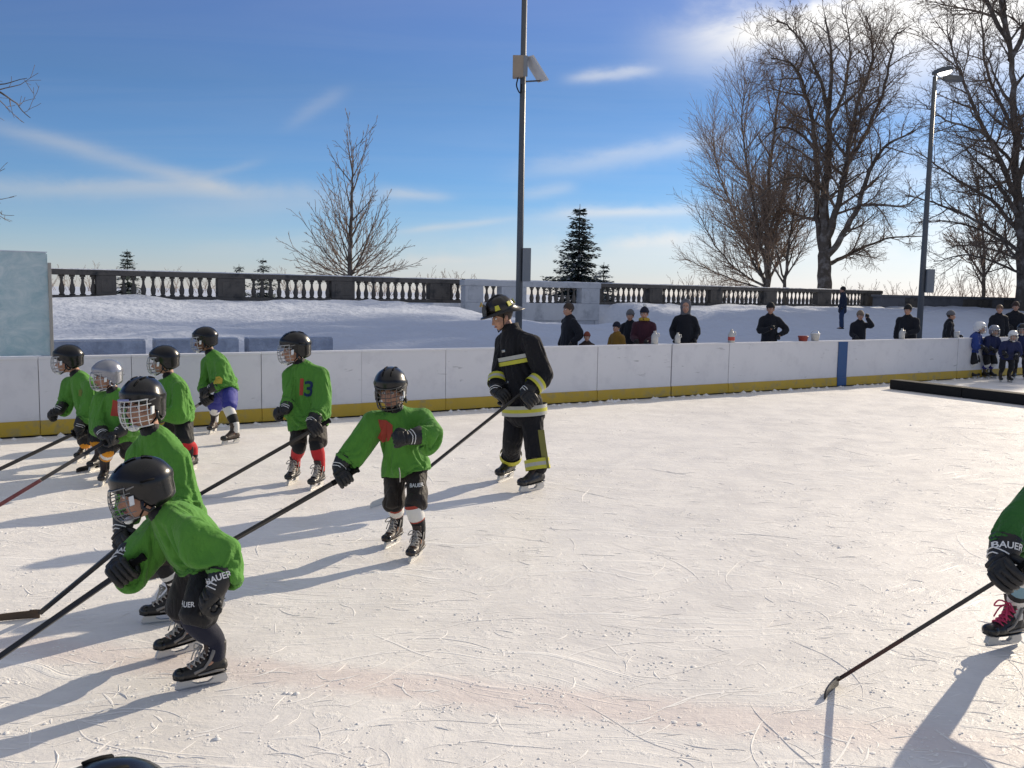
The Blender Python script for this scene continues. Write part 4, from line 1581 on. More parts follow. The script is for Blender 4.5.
def skate(root, C, fwd, L=.22, up=(0, 0, 1), boot=M_BOOT, lace=M_LACE, hold=M_HOLD, toe=M_TOE, lift=0.0, trim=True, detail=True):
    """C = point on the ice under the middle of the blade; returns the ankle joint"""
    S, f, u = frame(fwd, up)
    C = V(C) + V((0, 0, lift))
    k = L / .24
    def p(x, y, z): return C + S * (x * k) + f * (y * k) + u * (z * k)
    b = MB()
    b.tube([p(0, -.108, .100), p(0, -.07, .100), p(0, .0, .094), p(0, .07, .088), p(0, .118, .084), p(0, .140, .080)],
           [(.036 * k, .036 * k), (.038 * k, .040 * k), (.042 * k, .038 * k), (.048 * k, .031 * k), (.040 * k, .028 * k), (.024 * k, .022 * k)], 14, hint=S)
    b.tube([p(0, -.062, .10), p(0, -.066, .14), p(0, -.072, .18), p(0, -.070, .225)], [(.040 * k, .052 * k), (.039 * k, .050 * k), (.042 * k, .050 * k), (.047 * k, .054 * k)], 14, hint=S)
    b.tube([p(0, -.02, .14), p(0, .05, .105)], [(.036 * k, .03 * k), (.036 * k, .026 * k)], 10, hint=S)
    bo = add('skate', b.remesh(.0065 * k, 4), boot, root)
    MB().tube([p(0, -.118, .066), p(0, -.06, .062), p(0, .04, .060), p(0, .115, .062), p(0, .146, .068)], [(.030 * k, .006 * k), (.036 * k, .006 * k), (.040 * k, .006 * k), (.042 * k, .006 * k), (.02 * k, .005 * k)], 10, hint=S).build('sole', toe, bo)
    h = MB()
    prof = [(-.112, .058), (.122, .058), (.128, .040), (.134, .022), (.120, .014), (-.118, .014), (-.124, .024), (-.116, .042)]
    for x0, x1 in ((-.124, -.03), (.03, .134)):
        pr = [(-.112, .060), (-.040, .060), (-.052, .034), (-.030, .022), (-.030, .013), (-.118, .013), (-.126, .024)] if x0 < 0 else [(.046, .060), (.122, .060), (.134, .034), (.140, .020), (.126, .013), (.03, .013), (.03, .022), (.058, .034)]
        h.prism([(x * k, z * k) for x, z in pr], C, f, u, S, .022 * k)
    h.prism([(x * k, z * k) for x, z in [(-.032, .021), (.032, .021), (.032, .013), (-.032, .013)]], C, f, u, S, .020 * k)
    hol = h.build('blade_holder', hold, bo)
    MB().prism([(x * k, z * k) for x, z in [(-.124, .016), (.134, .016), (.142, .009), (.130, .0025), (.09, .0), (-.10, .0), (-.122, .004)]], C, f, u, S, .005 * k).build('blade', M_STEEL, bo)
    MB().ell(p(0, .110, .084), S * .044 * k, f * .040 * k, u * .033 * k, 14, 8).build('toe_cap', toe, bo)
    tg = MB()
    tg.tube([p(0, .03, .132), p(0, -.012, .165), p(0, -.02, .21), p(0, -.006, .255)], [(.028 * k, .008 * k), (.030 * k, .009 * k), (.034 * k, .010 * k), (.038 * k, .009 * k)], 10, hint=S)
    tg.build('tongue', M_BOOTB, bo)
    if detail:
        lc = MB()
        fr = [(.075, .118), (.05, .128), (.028, .143), (.008, .160), (-.008, .178), (-.016, .196), (-.018, .214)]
        for i, (y, z) in enumerate(fr):
            lc.tube([p(-.030, y - .012, z - .004), p(-.012, y, z + .010), p(.012, y, z + .010), p(.030, y - .012, z - .004)], .0042 * k, 5)
            if i < len(fr) - 1:
                y2, z2 = fr[i + 1]
                for s in (-1, 1):
                    lc.tube([p(s * .024, y - .003, z + .004), p(0, (y + y2) / 2, (z + z2) / 2 + .013), p(-s * .024, y2 - .003, z2 + .004)], .004 * k, 5)
        for s in (-1, 1):
            lc.tube(catmull([p(0, .0, .215), p(s * .03, .03, .225), p(s * .055, .03, .19), p(s * .03, .02, .195), p(0, .0, .21)], 3), .0042 * k, 5)
            lc.tube(catmull([p(0, .004, .212), p(s * .02, .035, .19), p(s * .035, .05, .14)], 3), .004 * k, 5)
        lc.build('laces', lace, bo)
        if trim:
            tr = MB()
            for s in (-1, 1):
                tr.tube([p(s * .0445, .05, .094), p(s * .044, .0, .112), p(s * .043, -.03, .15), p(s * .044, -.05, .2)], [(.003 * k, .010 * k), (.003 * k, .008 * k), (.003 * k, .010 * k), (.003 * k, .012 * k)], 6, hint=S)
                tr.tube([p(s * .043, -.10, .085), p(s * .044, -.06, .088), p(s * .046, .03, .082)], [(.003 * k, .006 * k), (.003 * k, .008 * k), (.003 * k, .005 * k)], 6, hint=S)
            tr.build('boot_trim', M_TRIM, bo)
    return p(0, -.068, .135), p(0, -.07, .225)


def banded(mb, pts, radii, bands, n=24, sides=14, hint=None):
    """bands = [(u_end, material index)] along the limb"""
    P_ = catmull(pts, n)
    rr = interp(radii, n)
    N = len(P_)
    rm = []
    for i in range(N):
        u = i / (N - 1)
        rm.append(next(m for e, m in bands if u <= e + 1e-6))
    mb.tube(P_, rr, sides, hint=hint, ringmats=rm)


def hockey_stick(label, hand, heel, tip, butt=.1, shaft_m=None, blade_m=None, tape_m=None, group='hockey sticks', bl=.22, mark=None, scale=1.15, lower=None):
    """shaft from past the hand down to the heel, curved blade from heel to tip on the ice"""
    root = empty('hockey_stick')
    tag(root, label, 'hockey stick', group)
    hand, heel, tip = V(hand), V(heel), V(tip)
    d = (heel - hand).normalized()
    top = hand - d * butt
    bd = (tip - heel)
    bd.z = 0
    bd.normalize()
    w = bd - d * bd.dot(d)
    w.normalize()
    k = scale
    a, b = top, heel + V((0, 0, .03 * k))
    d2 = (b - a).normalized()
    sm = MB()
    th = d2.cross(w)
    L = (b - a).length
    cut = .62 if lower else 1.0
    sm.box(a + d2 * L * cut / 2, w * .0135 * k, th * .0095 * k, d2 * L * cut / 2)
    sh = sm.build('shaft', shaft_m, root, .003)
    if lower:
        MB().box(a + d2 * L * (1 + cut) / 2, w * .0136 * k, th * .0097 * k, d2 * L * (1 - cut) / 2).build('lower_shaft', lower, root, .003)
    tp = MB()
    tp.box(a + d2 * .09 * k, w * .0148 * k, th * .0108 * k, d2 * .09 * k)
    tp.box(a + d2 * .008, w * .018 * k, th * .014 * k, d2 * .01)
    tp.build('grip_tape', tape_m or M_VENT, root, .003)
    bm_ = MB()
    n = 9
    up = V((0, 0, 1))
    side = up.cross(bd).normalized()
    hgt = .050 * k
    prevc = None
    for i in range(n + 1):
        u = i / n
        c = heel + bd * (bl * k * u) + side * (.028 * u * u * k)
        h0, h1 = .002 + (0.004 * u), hgt * (1 - .12 * u) if u < .9 else hgt * .72
        if i == 0:
            h1 = hgt * .95
        for (z, s) in ((h0, -1), (h1, -1), (h1, 1), (h0, 1)):
            bm_.v.append(c + up * z + side * (s * .0045 * k))
    for i in range(n):
        o = i * 4
        for q in range(4):
            bm_.face((o + q, o + 4 + q, o + 4 + (q + 1) % 4, o + (q + 1) % 4), 0, False)
    bm_.face((0, 1, 2, 3), 0, False)
    bm_.face((n * 4 + 3, n * 4 + 2, n * 4 + 1, n * 4), 0, False)
    # neck joining shaft and blade
    bm_.tube([b - d2 * .10 * k, b - d2 * .02, heel + V((0, 0, .036)) + bd * .012, heel + V((0, 0, .032)) + bd * .05 * k], [(.0135 * k, .0095 * k), (.016 * k, .009 * k), (.024 * k, .0065 * k), (.026 * k, .0048 * k)], 8, hint=w, smooth=False)
    bm_.build('blade', blade_m or shaft_m, root)
    rebase(root, heel)
    return root


class J:
    pass


def skater(label, D0, j, h=1.0, jersey=M_GREEN, pants=M_BLACKN, boots=M_BOOT, lace=M_LACE, sock=None, shell=M_HELM, cage=M_CAGE, look=(-1, .3, -.1), skin=M_SKIN,
           gl=M_GLOVE, seed=1, group='young hockey players in green jerseys', gaxis=None, gback=None, cufftxt=None, far=False, name='person', vox=.011, neckm=M_BLACKN,
           stick=None, helmet_up=None, hand_scale=1.0, sleeve=1.0, cat='person', knee_pad=True, pants_len=1.0, wr=.010, hem=-.03, girth=1.0, sl=.22):
    """j: joints as (px, py, depth offset); feet as ((px,py) blade centre, (px,py) toe direction[, lift])"""
    q = {}
    for n_, v in j.items():
        if n_ in ('fR', 'fL'):
            continue
        q[n_] = P(v[0], v[1], D0 + (v[2] if len(v) > 2 else 0))
    def dirv(l): return (RT * l[0] - V((FW.x, FW.y, 0)).normalized() * l[1] + V((0, 0, 1)) * l[2]).normalized()
    LK = dirv(look)
    right = (q['sR'] - q['sL']).normalized()
    axis = (q['neck'] - q['hip'])
    bf = axis.cross(right).normalized()
    right = bf.cross(axis).normalized()
    ank, top, C_, F_ = {}, {}, {}, {}
    root = None
    # feet first: the ankles follow from where the blades stand
    me_feet = {}
    for s in 'RL':
        c, t_ = j['f' + s][0], j['f' + s][1]
        lift = j['f' + s][2] if len(j['f' + s]) > 2 else 0
        C_[s] = G(*c)
        F_[s] = (G(*t_) - C_[s])
        F_[s].z = 0
        F_[s].normalize()
        if len(j['f' + s]) > 3: F_[s] = (F_[s] + V((0, 0, j['f' + s][3]))).normalized()
        k = sl / .24
        C_[s] = C_[s] + V((0, 0, lift))
        q['k' + s] = q['k' + s] + ray(j['k' + s][0], j['k' + s][1]) * (.6 * (depth(C_[s]) - D0))
        ank[s] = C_[s] - F_[s] * .068 * k + V((0, 0, .14 * k))
        top[s] = C_[s] - F_[s] * .07 * k + V((0, 0, .225 * k))
    base = (C_['R'] + C_['L']) / 2
    base.z = 0
    hk = .95 * h
    # body skin: head, neck, trunk, arms, legs in one piece
    b = MB()
    HU = dirv(helmet_up) if helmet_up else (V((0, 0, 1)) * .75 + axis.normalized() * .35)
    p, S_h, F_h, U_h = head_pieces(b, q['head'], LK, HU, hk, q['neck'])
    hw = .070 * h
    an = axis.normalized()
    hips = {s: q['hip'] + right * (hw if s == 'R' else -hw) for s in 'RL'}
    mid = lerp(q['hip'], q['neck'], .5) - bf * .035 * h
    b.tube(catmull([q['hip'] - axis.normalized() * .06, q['hip'], mid, lerp(mid, q['neck'], .75), q['neck']], 3),
           interp([(.085 * h, .07 * h), (.10 * h, .08 * h), (.10 * h, .08 * h), (.10 * h, .066 * h), (.042 * h, .04 * h)], 3), 12, hint=right)
    for s in 'RL':
        b.tube([lerp(q['neck'], q['s' + s], .45) - an * .04 * h, q['s' + s] - an * .01 * h, lerp(q['s' + s], q['e' + s], .5), q['e' + s], lerp(q['e' + s], q['h' + s], .5), q['h' + s]],
               [.030 * h, .040 * h, .040 * h, .036 * h, .034 * h, .026 * h], 9)
        b.tube([hips[s], lerp(hips[s], q['k' + s], .5), q['k' + s], lerp(q['k' + s], top[s], .5), top[s], ank[s]], [.058 * h, .054 * h, .042 * h, .038 * h, .030 * h, .028 * h], 10)
        b.tube([ank[s], C_[s] + V((0, 0, .085)) + F_[s] * .06], [.034 * h, .028 * h], 8)
    root = add(name, b.remesh(.0085 if not far else .012, 2), skin, None)
    tag(root, label, cat, group)
    face_bits(root, p, S_h, F_h, U_h, hk)
    hair_cap(root, p, S_h, F_h, U_h, hk, low=-.075)
    helmet(root, q['head'] + U_h * .004, LK, HU, hk, shell, cage, far=far, logo=None if far else M_TRIM)
    # throat guard
    MB().tube([q['neck'] - an * .01 + bf * .01, lerp(q['neck'], q['head'], .32) + bf * .012], [(.062 * h, .056 * h), (.052 * h, .05 * h)], 12, hint=right).build('neck_guard', neckm, root)
    # jersey over shoulder pads
    w = MB()
    an = axis.normalized()
    L = axis.length
    hemd = (V((0, 0, -1)) * .5 - an * .5).normalized()
    cp = [q['hip'] + hemd * hem * h + bf * .022 * h, q['hip'] + an * .02, mid, lerp(mid, q['neck'], .62) - bf * .012 * h, lerp(mid, q['neck'], .92), lerp(q['neck'], q['head'], .20)]
    w.tube(catmull(cp, 3), interp([(.156 * h * girth, .146 * h), (.150 * h * girth, .130 * h), (.144 * h * girth, .120 * h), (.146 * h * girth, .112 * h), (.108 * h * girth, .085 * h), (.064 * h, .060 * h)], 3), 16, hint=right)
    for s in 'RL':
        sh, el, ha = q['s' + s], q['e' + s], q['h' + s]
        w.ell(sh + V((0, 0, .0)), right * .066 * h, bf * .066 * h, an * .058 * h)
        wrp = ha - (ha - el).normalized() * min(.45 * (ha - el).length, .088 * h)
        pts = catmull([lerp(q['neck'], sh, .45) - an * .03 * h, sh, lerp(sh, el, .55), el, lerp(el, wrp, .5) + V((0, 0, -.010 * h)), wrp], 3)
        w.tube(pts, interp([.066 * h * sleeve, .078 * h * sleeve, .076 * h * sleeve, .078 * h * sleeve, .074 * h * sleeve, .068 * h * sleeve], 3), 12)
    jm = w.remesh(vox * (1.35 if far else 1.0), 3)
    cut = q['hip'] + hemd * hem * .55 * h
    bm = bmesh.new()
    bm.from_mesh(jm)
    dead = [f for f in bm.faces if (f.calc_center_median() - cut).dot(hemd) > .018 * h and (f.calc_center_median() - cut).length < .3 * h and f.normal.dot(hemd) > .55]
    bmesh.ops.delete(bm, geom=dead, context='FACES')
    for _ in range(8):          # even out the hem
        mv = {}
        for v in bm.verts:
            if v.is_boundary:
                nb_ = [e.other_vert(v) for e in v.link_edges if e.is_boundary]
                if len(nb_) == 2:
                    mv[v] = (nb_[0].co + nb_[1].co) * .25 + v.co * .5
        for v, c_ in mv.items():
            v.co = c_
    isl, seen = [], set()
    for v0 in bm.verts:         # keep the one big piece
        if v0 in seen: continue
        st_, comp = [v0], []
        seen.add(v0)
        while st_:
            v = st_.pop()
            comp.append(v)
            for e in v.link_edges:
                o_ = e.other_vert(v)
                if o_ not in seen:
                    seen.add(o_)
                    st_.append(o_)
        isl.append(comp)
    isl.sort(key=len)
    for comp in isl[:-1]:
        bmesh.ops.delete(bm, geom=comp, context='VERTS')
    bm.to_mesh(jm)
    bm.free()
    pads = MB()
    pads.tube(catmull([q['hip'] - an * .12 * h, q['hip'], mid, lerp(mid, q['neck'], .7), q['neck']], 3), interp([(.122 * h, .112 * h), (.128 * h, .112 * h), (.115 * h, .095 * h), (.118 * h, .088 * h), (.05 * h, .05 * h)], 3), 14, hint=right)
    for s in 'RL':
        pads.ell(q['s' + s], right * .062 * h, bf * .064 * h, an * .056 * h)
        pads.tube([q['s' + s], lerp(q['s' + s], q['e' + s], .5), q['e' + s], lerp(q['e' + s], q['h' + s], .5), q['h' + s]], [.05 * h, .048 * h, .050 * h, .042 * h, .036 * h], 10)
        pads.tube([hips[s], lerp(hips[s], q['k' + s], .8)], [.095 * h, .09 * h], 10)
    pm_ = pads.remesh(.016, 2)
    pins = [(lerp(q['neck'], q['head'], .15), .075 * h)] + [(q['h' + s] - (q['h' + s] - q['e' + s]).normalized() * .085 * h, .06 * h) for s in 'RL']
    jm = cloth_drape(jm, pm_, pins, 20 if not far else 14, bend=.12, tension=10.0, shrink=-.14)
    jo = add('jersey', jm, jersey, root)
    # padded shorts
    w = MB()
    w.ell(q['hip'] + an * .03 * h, right * .130 * h, bf * .112 * h, an * .15 * h)
    for s in 'RL':
        kn = q['k' + s]
        out = right * (.012 if s == 'R' else -.012)
        w.tube([lerp(hips[s], q['hip'], .15) + V((0, 0, .02)), lerp(hips[s], kn, .35) + out, lerp(hips[s], kn, .72 * pants_len) + out * 1.3, lerp(hips[s], kn, 1.04 * pants_len) + out],
               [(.076 * h, .088 * h), (.076 * h, .090 * h), (.076 * h, .088 * h), (.078 * h, .088 * h)], 14, hint=right)
    pm = w.remesh(vox * (1.25 if far else 1), 3, (.008 * h, 5.0, seed + 3))
    po = add('shorts', pm, pants, root)
    # socks over shin guards
    for s in 'RL':
        kn = q['k' + s]
        ax_ = (ank[s] - kn)
        fw = F_[s] - ax_.normalized() * F_[s].dot(ax_.normalized())
        if fw.length < .01: fw = bf
        fw.normalize()
        so_ = MB()
        mats, bands = sock[s] if isinstance(sock, dict) else sock
        banded(so_, [lerp(hips[s], kn, .86), kn + fw * .014, lerp(kn, top[s], .5) + fw * .006, top[s] + (kn - top[s]).normalized() * .01, ank[s]],
               [.054 * h, .058 * h, .056 * h, .044 * h, .040 * h], bands, 8, 14)
        so_.build('sock', mats, root)
        skate(root, C_[s] - V((0, 0, 0)), F_[s], sl, boot=boots, lace=lace, detail=not far)
    # gloves
    grips = {}
    for s in 'RL':
        S_ = dirv(gaxis[s]) if gaxis and s in gaxis else FW.copy()
        if stick and s == stick[0]: S_ = (stick[1] - q['h' + s]).normalized()
        nb = dirv(gback[s]) if gback and s in gback else dirv((0, 1, .3))
        grips[s] = glove(root, q['h' + s], q['e' + s], S_, nb, hand_scale * 1.0 * h, cuff_txt=(cufftxt[s][0], cufftxt[s][1], dirv(cufftxt[s][2]), dirv(cufftxt[s][3])) if cufftxt and s in cufftxt else None, m=gl, rgrip=.030 if stick and s == stick[0] else .010)[1]
    info = J()
    info.grips = grips
    info.root, info.q, info.right, info.bf, info.an, info.jersey, info.shorts, info.base, info.dirv = root, q, right, bf, an, jo, po, base, dirv
    info.bones = {'torso': L, 'upR': (q['sR'] - q['eR']).length, 'upL': (q['sL'] - q['eL']).length, 'foR': (q['eR'] - q['hR']).length, 'foL': (q['eL'] - q['hL']).length,
                  'thR': (hips['R'] - q['kR']).length, 'thL': (hips['L'] - q['kL']).length, 'shR': (q['kR'] - ank['R']).length, 'shL': (q['kL'] - ank['L']).length, 'sw': (q['sR'] - q['sL']).length,
                  'nk': (q['head'] - q['neck']).length}
    return info


# ------------------------------------------------------------------ the players
M_SHAFT = mat('black_stick_shaft', (.016, .015, .015), .35, .5, .2, 20)
M_SHAFTG = mat('grey_stick_shaft', (.22, .21, .2), .4, .5, .2, 20)
M_SHAFTR = mat('red_stick_shaft', (.075, .009, .013), .35, .5, .2, 20)
M_WOOD = mat('worn_wood_blade', (.10, .065, .04), .6, .4, .3, 14, dirt=(.05, .04, .03), dscale=9)
M_TAPEW = mat('white_tape', (.66, .64, .6), .8, .2, .1, 20)
M_MARK = mat('worn_print', (.5, .5, .48), .6, .3, .3, 90)


def depth_at(px, py):
    return depth(G(px, py))


def done(info, base=None):
    rebase(info.root, base or info.base)


def report(n, i):
    print('BONES', n, {k: round(v, 2) for k, v in i.bones.items()})


def on_front(info, txt_or_poly, size, px, py, d, m, parent, target, right_l=(1, 0, 0), name='jersey_number', up_l=(0, 0, 1), lift=.004):
    flat = text_mesh(txt_or_poly, size) if isinstance(txt_or_poly, str) else blob_mesh(txt_or_poly)
    o = P(px, py, d)
    return decal(name, flat, target.data, o, info.dirv(right_l), info.dirv(up_l), m, parent, lift)


M_CAGEG = mat('grey_cage_wire', (.22, .22, .22), .3, .6, .1, metal=.7)
M_CAGEW = mat('bright_cage_wire', (.66, .66, .64), .3, .6, .08)
SK_BLACK = ([M_BLACKK], [(1, 0)])
# 1. the nearest player, bent low, one hand on the stick
D = depth_at(203, 687)
heel = G(-62, 706)
k6 = skater('nearest young player bending low in a green jersey, black glove with white letters', D, dict(
    head=(143, 492, -.02), neck=(166, 515, .0), hip=(206, 560, .12), sL=(192, 531, -.11), sR=(155, 529, .14), eL=(229, 547, -.10), eR=(131, 551, .12),
    hL=(216, 592, -.17), hR=(119, 566, .04), kL=(197, 617, -.06), kR=(185, 610, -.0), fL=((203, 686), (178, 691)), fR=((180, 654), (158, 660))),
    h=1.04, look=(-1, .42, -.32), seed=1, helmet_up=(-.45, .1, 1), stick=('R', heel), cufftxt={'L': ('BAUER', .036, (.15, 1, .15), (.9, 0, .35)), 'R': ('BAUER', .034, (0, 1, .3), (1, 0, .1))},
    gaxis={'L': (.35, .9, -.3)}, gback={'L': (.3, .9, .2), 'R': (.2, .9, .5)}, sock=([M_NAVYK], [(1, 0)]), wr=.013, sl=.215, hem=.03, sleeve=1.1, cage=M_CAGEG)
on_front(k6, 'BAUER', .030, 190, 600, D - .05, M_WHITE, k6.shorts, k6.shorts, (1, 0, .06), 'lettering')
hockey_stick('black stick of the nearest player, running out of the left edge', k6.grips['R'], heel, G(-110, 706), .12, M_SHAFT, M_SHAFT, scale=.95)
done(k6)

# 2. caged player just behind
D = depth_at(163, 623)
heel = G(40, 618)
k5 = skater('young player behind the nearest one, face framed by a bright white cage', D, dict(
    head=(143, 406, -.03), neck=(154, 436, .02), hip=(178, 512, .16), sL=(177, 457, .0), sR=(139, 454, .04), eL=(187, 490, -.02), eR=(128, 494, .0),
    hL=(180, 522, -.14), hR=(122, 533, -.08), kL=(187, 560, .02), kR=(166, 562, -.05), fL=((206, 612), (190, 616)), fR=((166, 622), (146, 624))),
    h=1.03, look=(-.30, 1, -.12), seed=2, cage=M_CAGEW, stick=('R', heel), sock=([M_BLACKK, M_WHITEK], [(.42, 0), (.50, 1), (.58, 0), (.66, 1), (1, 0)]), pants=M_BROWNN, wr=.015, gaxis={'L': (-.4, .8, -.3)})
MB().tube([k5.q['head'] + k5.dirv((-.3, 1, 0)) * .155 + V((0, 0, .048)) + k5.dirv((1, 0, 0)) * x for x in (-.03, .0, .03)], [(.006, .002)] * 3, 6, hint=(0, 0, 1)).build('helmet_mark', mat('blue_sticker', (.25, .27, .5), .5), next(c for c in k5.root.children if c.name.startswith('helmet')))
hockey_stick('dark stick with worn wooden blade on the ice at the left edge', k5.grips['R'], heel, G(-30, 623), .14, M_SHAFT, M_WOOD, bl=.28, scale=.95)
done(k5)

# 3. leaning player in the middle with the arm stretched to the stick
D = depth_at(405, 556)
heel = G(186, 572)
k8 = skater('young player leaning forward, one arm stretched down, other glove across a red chest print', D, dict(
    head=(391, 391, -.06), neck=(397, 413, .0), hip=(406, 464, .12), sR=(372, 420, .0), sL=(423, 417, .06), eR=(350, 449, -.06), eL=(436, 432, -.12),
    hR=(338, 470, -.12), hL=(408, 438, -.22), kR=(396, 504, -.06), kL=(414, 505, -.04), fR=((393, 545), (380, 552)), fL=((416, 559), (406, 567))),
    h=1.06, look=(-.12, 1, -.22), seed=4, cage=M_CAGED, stick=('R', heel), pants=M_BROWNN, helmet_up=(-.05, .25, 1),
    sock=([M_BLACKK, M_WHITEK, M_REDP], [(.22, 0), (.26, 2), (.50, 1), (.54, 2), (1, 0)]), boots=M_BOOTB, hem=-.11, gaxis={'L': (.25, .3, -1)}, gback={'L': (-.5, .8, .1), 'R': (-.2, .7, .6)}, skin=M_SKIN)
pl = [(-.055, .075), (.0, .075), (.045, .05), (.05, 0), (.03, -.06), (-.02, -.085), (-.05, -.05), (-.03, 0)]
on_front(k8, [(x * 1.05, y * 1.05) for x, y in reversed(pl)], 0, 384, 433, D - .12, M_REDP, k8.jersey, k8.jersey, (1, 0, -.1), 'jersey_print')
on_front(k8, 'BAUER', .032, 416, 486, D - .1, M_WHITE, k8.shorts, k8.shorts, (1, 0, .08), 'lettering')
MB().tube(catmull([P(399, 468, D - .15), P(400, 474, D - .16), P(400, 482, D - .155)], 3), .004, 5).build('drawstring', M_LACE, k8.shorts)
hockey_stick('dark stick held low by the leaning player, reaching behind the nearest one', k8.grips['R'], heel, G(160, 577), .12, M_SHAFT, M_SHAFT)
done(k8)

# 4. player with red socks
D = depth_at(305, 484)
heel = G(200, 498)
k7 = skater('upright young player in red socks with red and blue number on a green jersey', D, dict(
    head=(295, 350, -.04), neck=(301, 365, .0), hip=(308, 421, .04), sR=(290, 375, .02), sL=(321, 374, .0), eR=(290, 399, -.05), eL=(325, 402, -.06),
    hR=(285, 411, -.16), hL=(311, 424, -.22), kR=(300, 446, -.06), kL=(317, 445, -.04), fR=((293, 483), (284, 488)), fL=((317, 488), (304, 494))),
    h=1.14, look=(-1, .55, -.12), seed=5, stick=('L', heel), pants=M_BROWNN, sock=([M_BLACKK, M_RED], [(.34, 0), (.95, 1), (1, 0)]), pants_len=.88, hem=-.06, gaxis={'R': (.2, .8, -.5)}, gback={'R': (-.6, .7, .2), 'L': (.1, 1, .4)}, sl=.24)
on_front(k7, '1', .22, 297, 389, D - .2, M_REDP, k7.jersey, k7.jersey, (1, .15, -.03))
on_front(k7, '3', .20, 304, 391, D - .2, M_NAVYP, k7.jersey, k7.jersey, (1, .15, -.03))
on_front(k7, 'BAUER', .034, 312, 434, D - .2, M_WHITE, k7.shorts, k7.shorts, (1, .1, .02), 'lettering')
hockey_stick('dark stick sloping down left from the player in red socks', k7.grips['L'], heel, G(175, 502), .16, M_SHAFT, M_SHAFT)
done(k7)

# 5. back player in blue shorts
D = depth_at(222, 438)
heel = G(150, 437)
k4 = skater('rearmost young player in blue shorts and white socks with a black band', D, dict(
    head=(205, 341, -.02), neck=(212, 355, .0), hip=(227, 390, .03), sR=(207, 362, .14), sL=(221, 364, -.12), eR=(205, 382, .1), eL=(223, 381, -.16),
    hR=(204, 396, .0), hL=(209, 390, -.20), kR=(215, 407, .06), kL=(229, 407, -.06), fR=((213, 433), (204, 437)), fL=((231, 444), (219, 446))),
    h=1.15, look=(-1, .35, -.15), seed=6, skin=M_SKIN_D, stick=('R', heel), pants=M_BLUEN, sock=([M_WHITEK, M_BLACKK], [(.48, 0), (.70, 1), (1, 0)]), boots=M_BOOTB, far=True, gl=M_GLOVE, sl=.235)
on_front(k4, [(-.05, -.04), (.05, -.04), (.06, .02), (.02, .05), (-.04, .04)], 0, 216, 381, D - .3, M_YELP, k4.jersey, k4.jersey, (1, 0, 0), 'elbow_patch')
hockey_stick('pale grey stick held by the rearmost player in blue shorts', k4.grips['R'], heel, G(130, 439), .10, M_SHAFTG, M_SHAFTG)
done(k4)

# 6. player whose red sock shows behind the caged one
D = depth_at(184, 470)
heel = G(101, 468)
k3 = skater('young player in black shorts seen from the side between silver helmet and blue shorts', D, dict(
    head=(164, 362, -.02), neck=(171, 379, .0), hip=(180, 416, .06), sR=(163, 385, .14), sL=(180, 388, -.12), eR=(155, 405, .12), eL=(180, 408, -.18),
    hR=(140, 424, .06), hL=(152, 421, -.16), kR=(168, 440, .08), kL=(184, 440, -.05), fR=((168, 466), (156, 470)), fL=((190, 471), (178, 475))),
    h=1.10, look=(-1, .35, -.10), seed=7, stick=('R', heel), sock=([M_BLACKK, M_RED], [(.2, 0), (.92, 1), (1, 0)]), far=True, sl=.235)
hockey_stick('stick whose dark blade lies flat between the two left players in orange socks', k3.grips['R'], heel, G(62, 475), .12, M_SHAFT, M_SHAFT, bl=.26)
done(k3)

# 7. silver helmet
D = depth_at(108, 486)
heel = G(-18, 520)
k2 = skater('young player with the only silver helmet and white banded orange socks', D, dict(
    head=(107, 377, -.03), neck=(115, 394, .0), hip=(121, 431, .08), sR=(101, 398, .03), sL=(131, 400, .0), eR=(97, 420, -.02), eL=(134, 421, -.05),
    hR=(103, 436, -.18), hL=(117, 434, -.2), kR=(108, 451, -.04), kL=(127, 452, .0), fR=((104, 484), (97, 492)), fL=((128, 478), (118, 484))),
    h=1.04, look=(-.8, .75, -.12), seed=8, shell=M_HELM_S, stick=('R', heel), sock=([M_BLACKK, M_WHITEK, M_ORANGEK], [(.26, 2), (.40, 1), (.52, 2), (1, 0)]), far=True, sl=.225)
on_front(k2, [(-.05, -.07), (.04, -.08), (.06, .05), (-.03, .08)], 0, 107, 410, D - .2, M_REDP, k2.jersey, k2.jersey, (1, .2, 0), 'jersey_print')
hockey_stick('stick with a red lower shaft held by the player in the silver helmet', k2.grips['R'], heel, G(-45, 525), .16, M_SHAFT, M_SHAFT, lower=M_SHAFTR)
done(k2)

# 8. leftmost
D = depth_at(92, 466)
heel = G(-28, 486)
k1 = skater('leftmost young player in plain orange socks, looking left', D, dict(
    head=(68, 361, -.02), neck=(79, 377, .0), hip=(93, 421, .06), sR=(69, 383, .13), sL=(91, 387, -.12), eR=(65, 402, .1), eL=(88, 410, -.2),
    hR=(58, 412, .0), hL=(78, 427, -.24), kR=(86, 442, .02), kL=(97, 441, -.06), fR=((83, 461), (72, 465)), fL=((97, 470), (85, 474))),
    h=1.10, look=(-1, .35, -.12), seed=9, stick=('L', heel), sock=([M_ORANGEK, M_WHITEK], [(.72, 0), (.80, 1), (1, 0)]), jersey=M_GREEN, far=True, gaxis={'R': (.3, .8, -.4)}, sl=.235)
MB().tube(catmull([P(74, 372, D + .08), P(80, 374, D + .1), P(84, 376, D + .12)], 3), [.018, .02, .022, .02, .016, .012, .006], 7).build('ponytail', M_HAIR, k1.root)
hockey_stick('dark stick of the leftmost player, running out of the left edge', k1.grips['L'], heel, G(-52, 488), .12, M_SHAFT, M_SHAFT)
on_front(k1, [(-.06, -.03), (.05, -.05), (.06, .01), (.0, .04), (-.05, .03)], 0, 73, 394, D - .2, mat('faded_yellow_print', (.16, .19, .04), .8), k1.jersey, k1.jersey, (1, .5, 0), 'jersey_print')
done(k1)

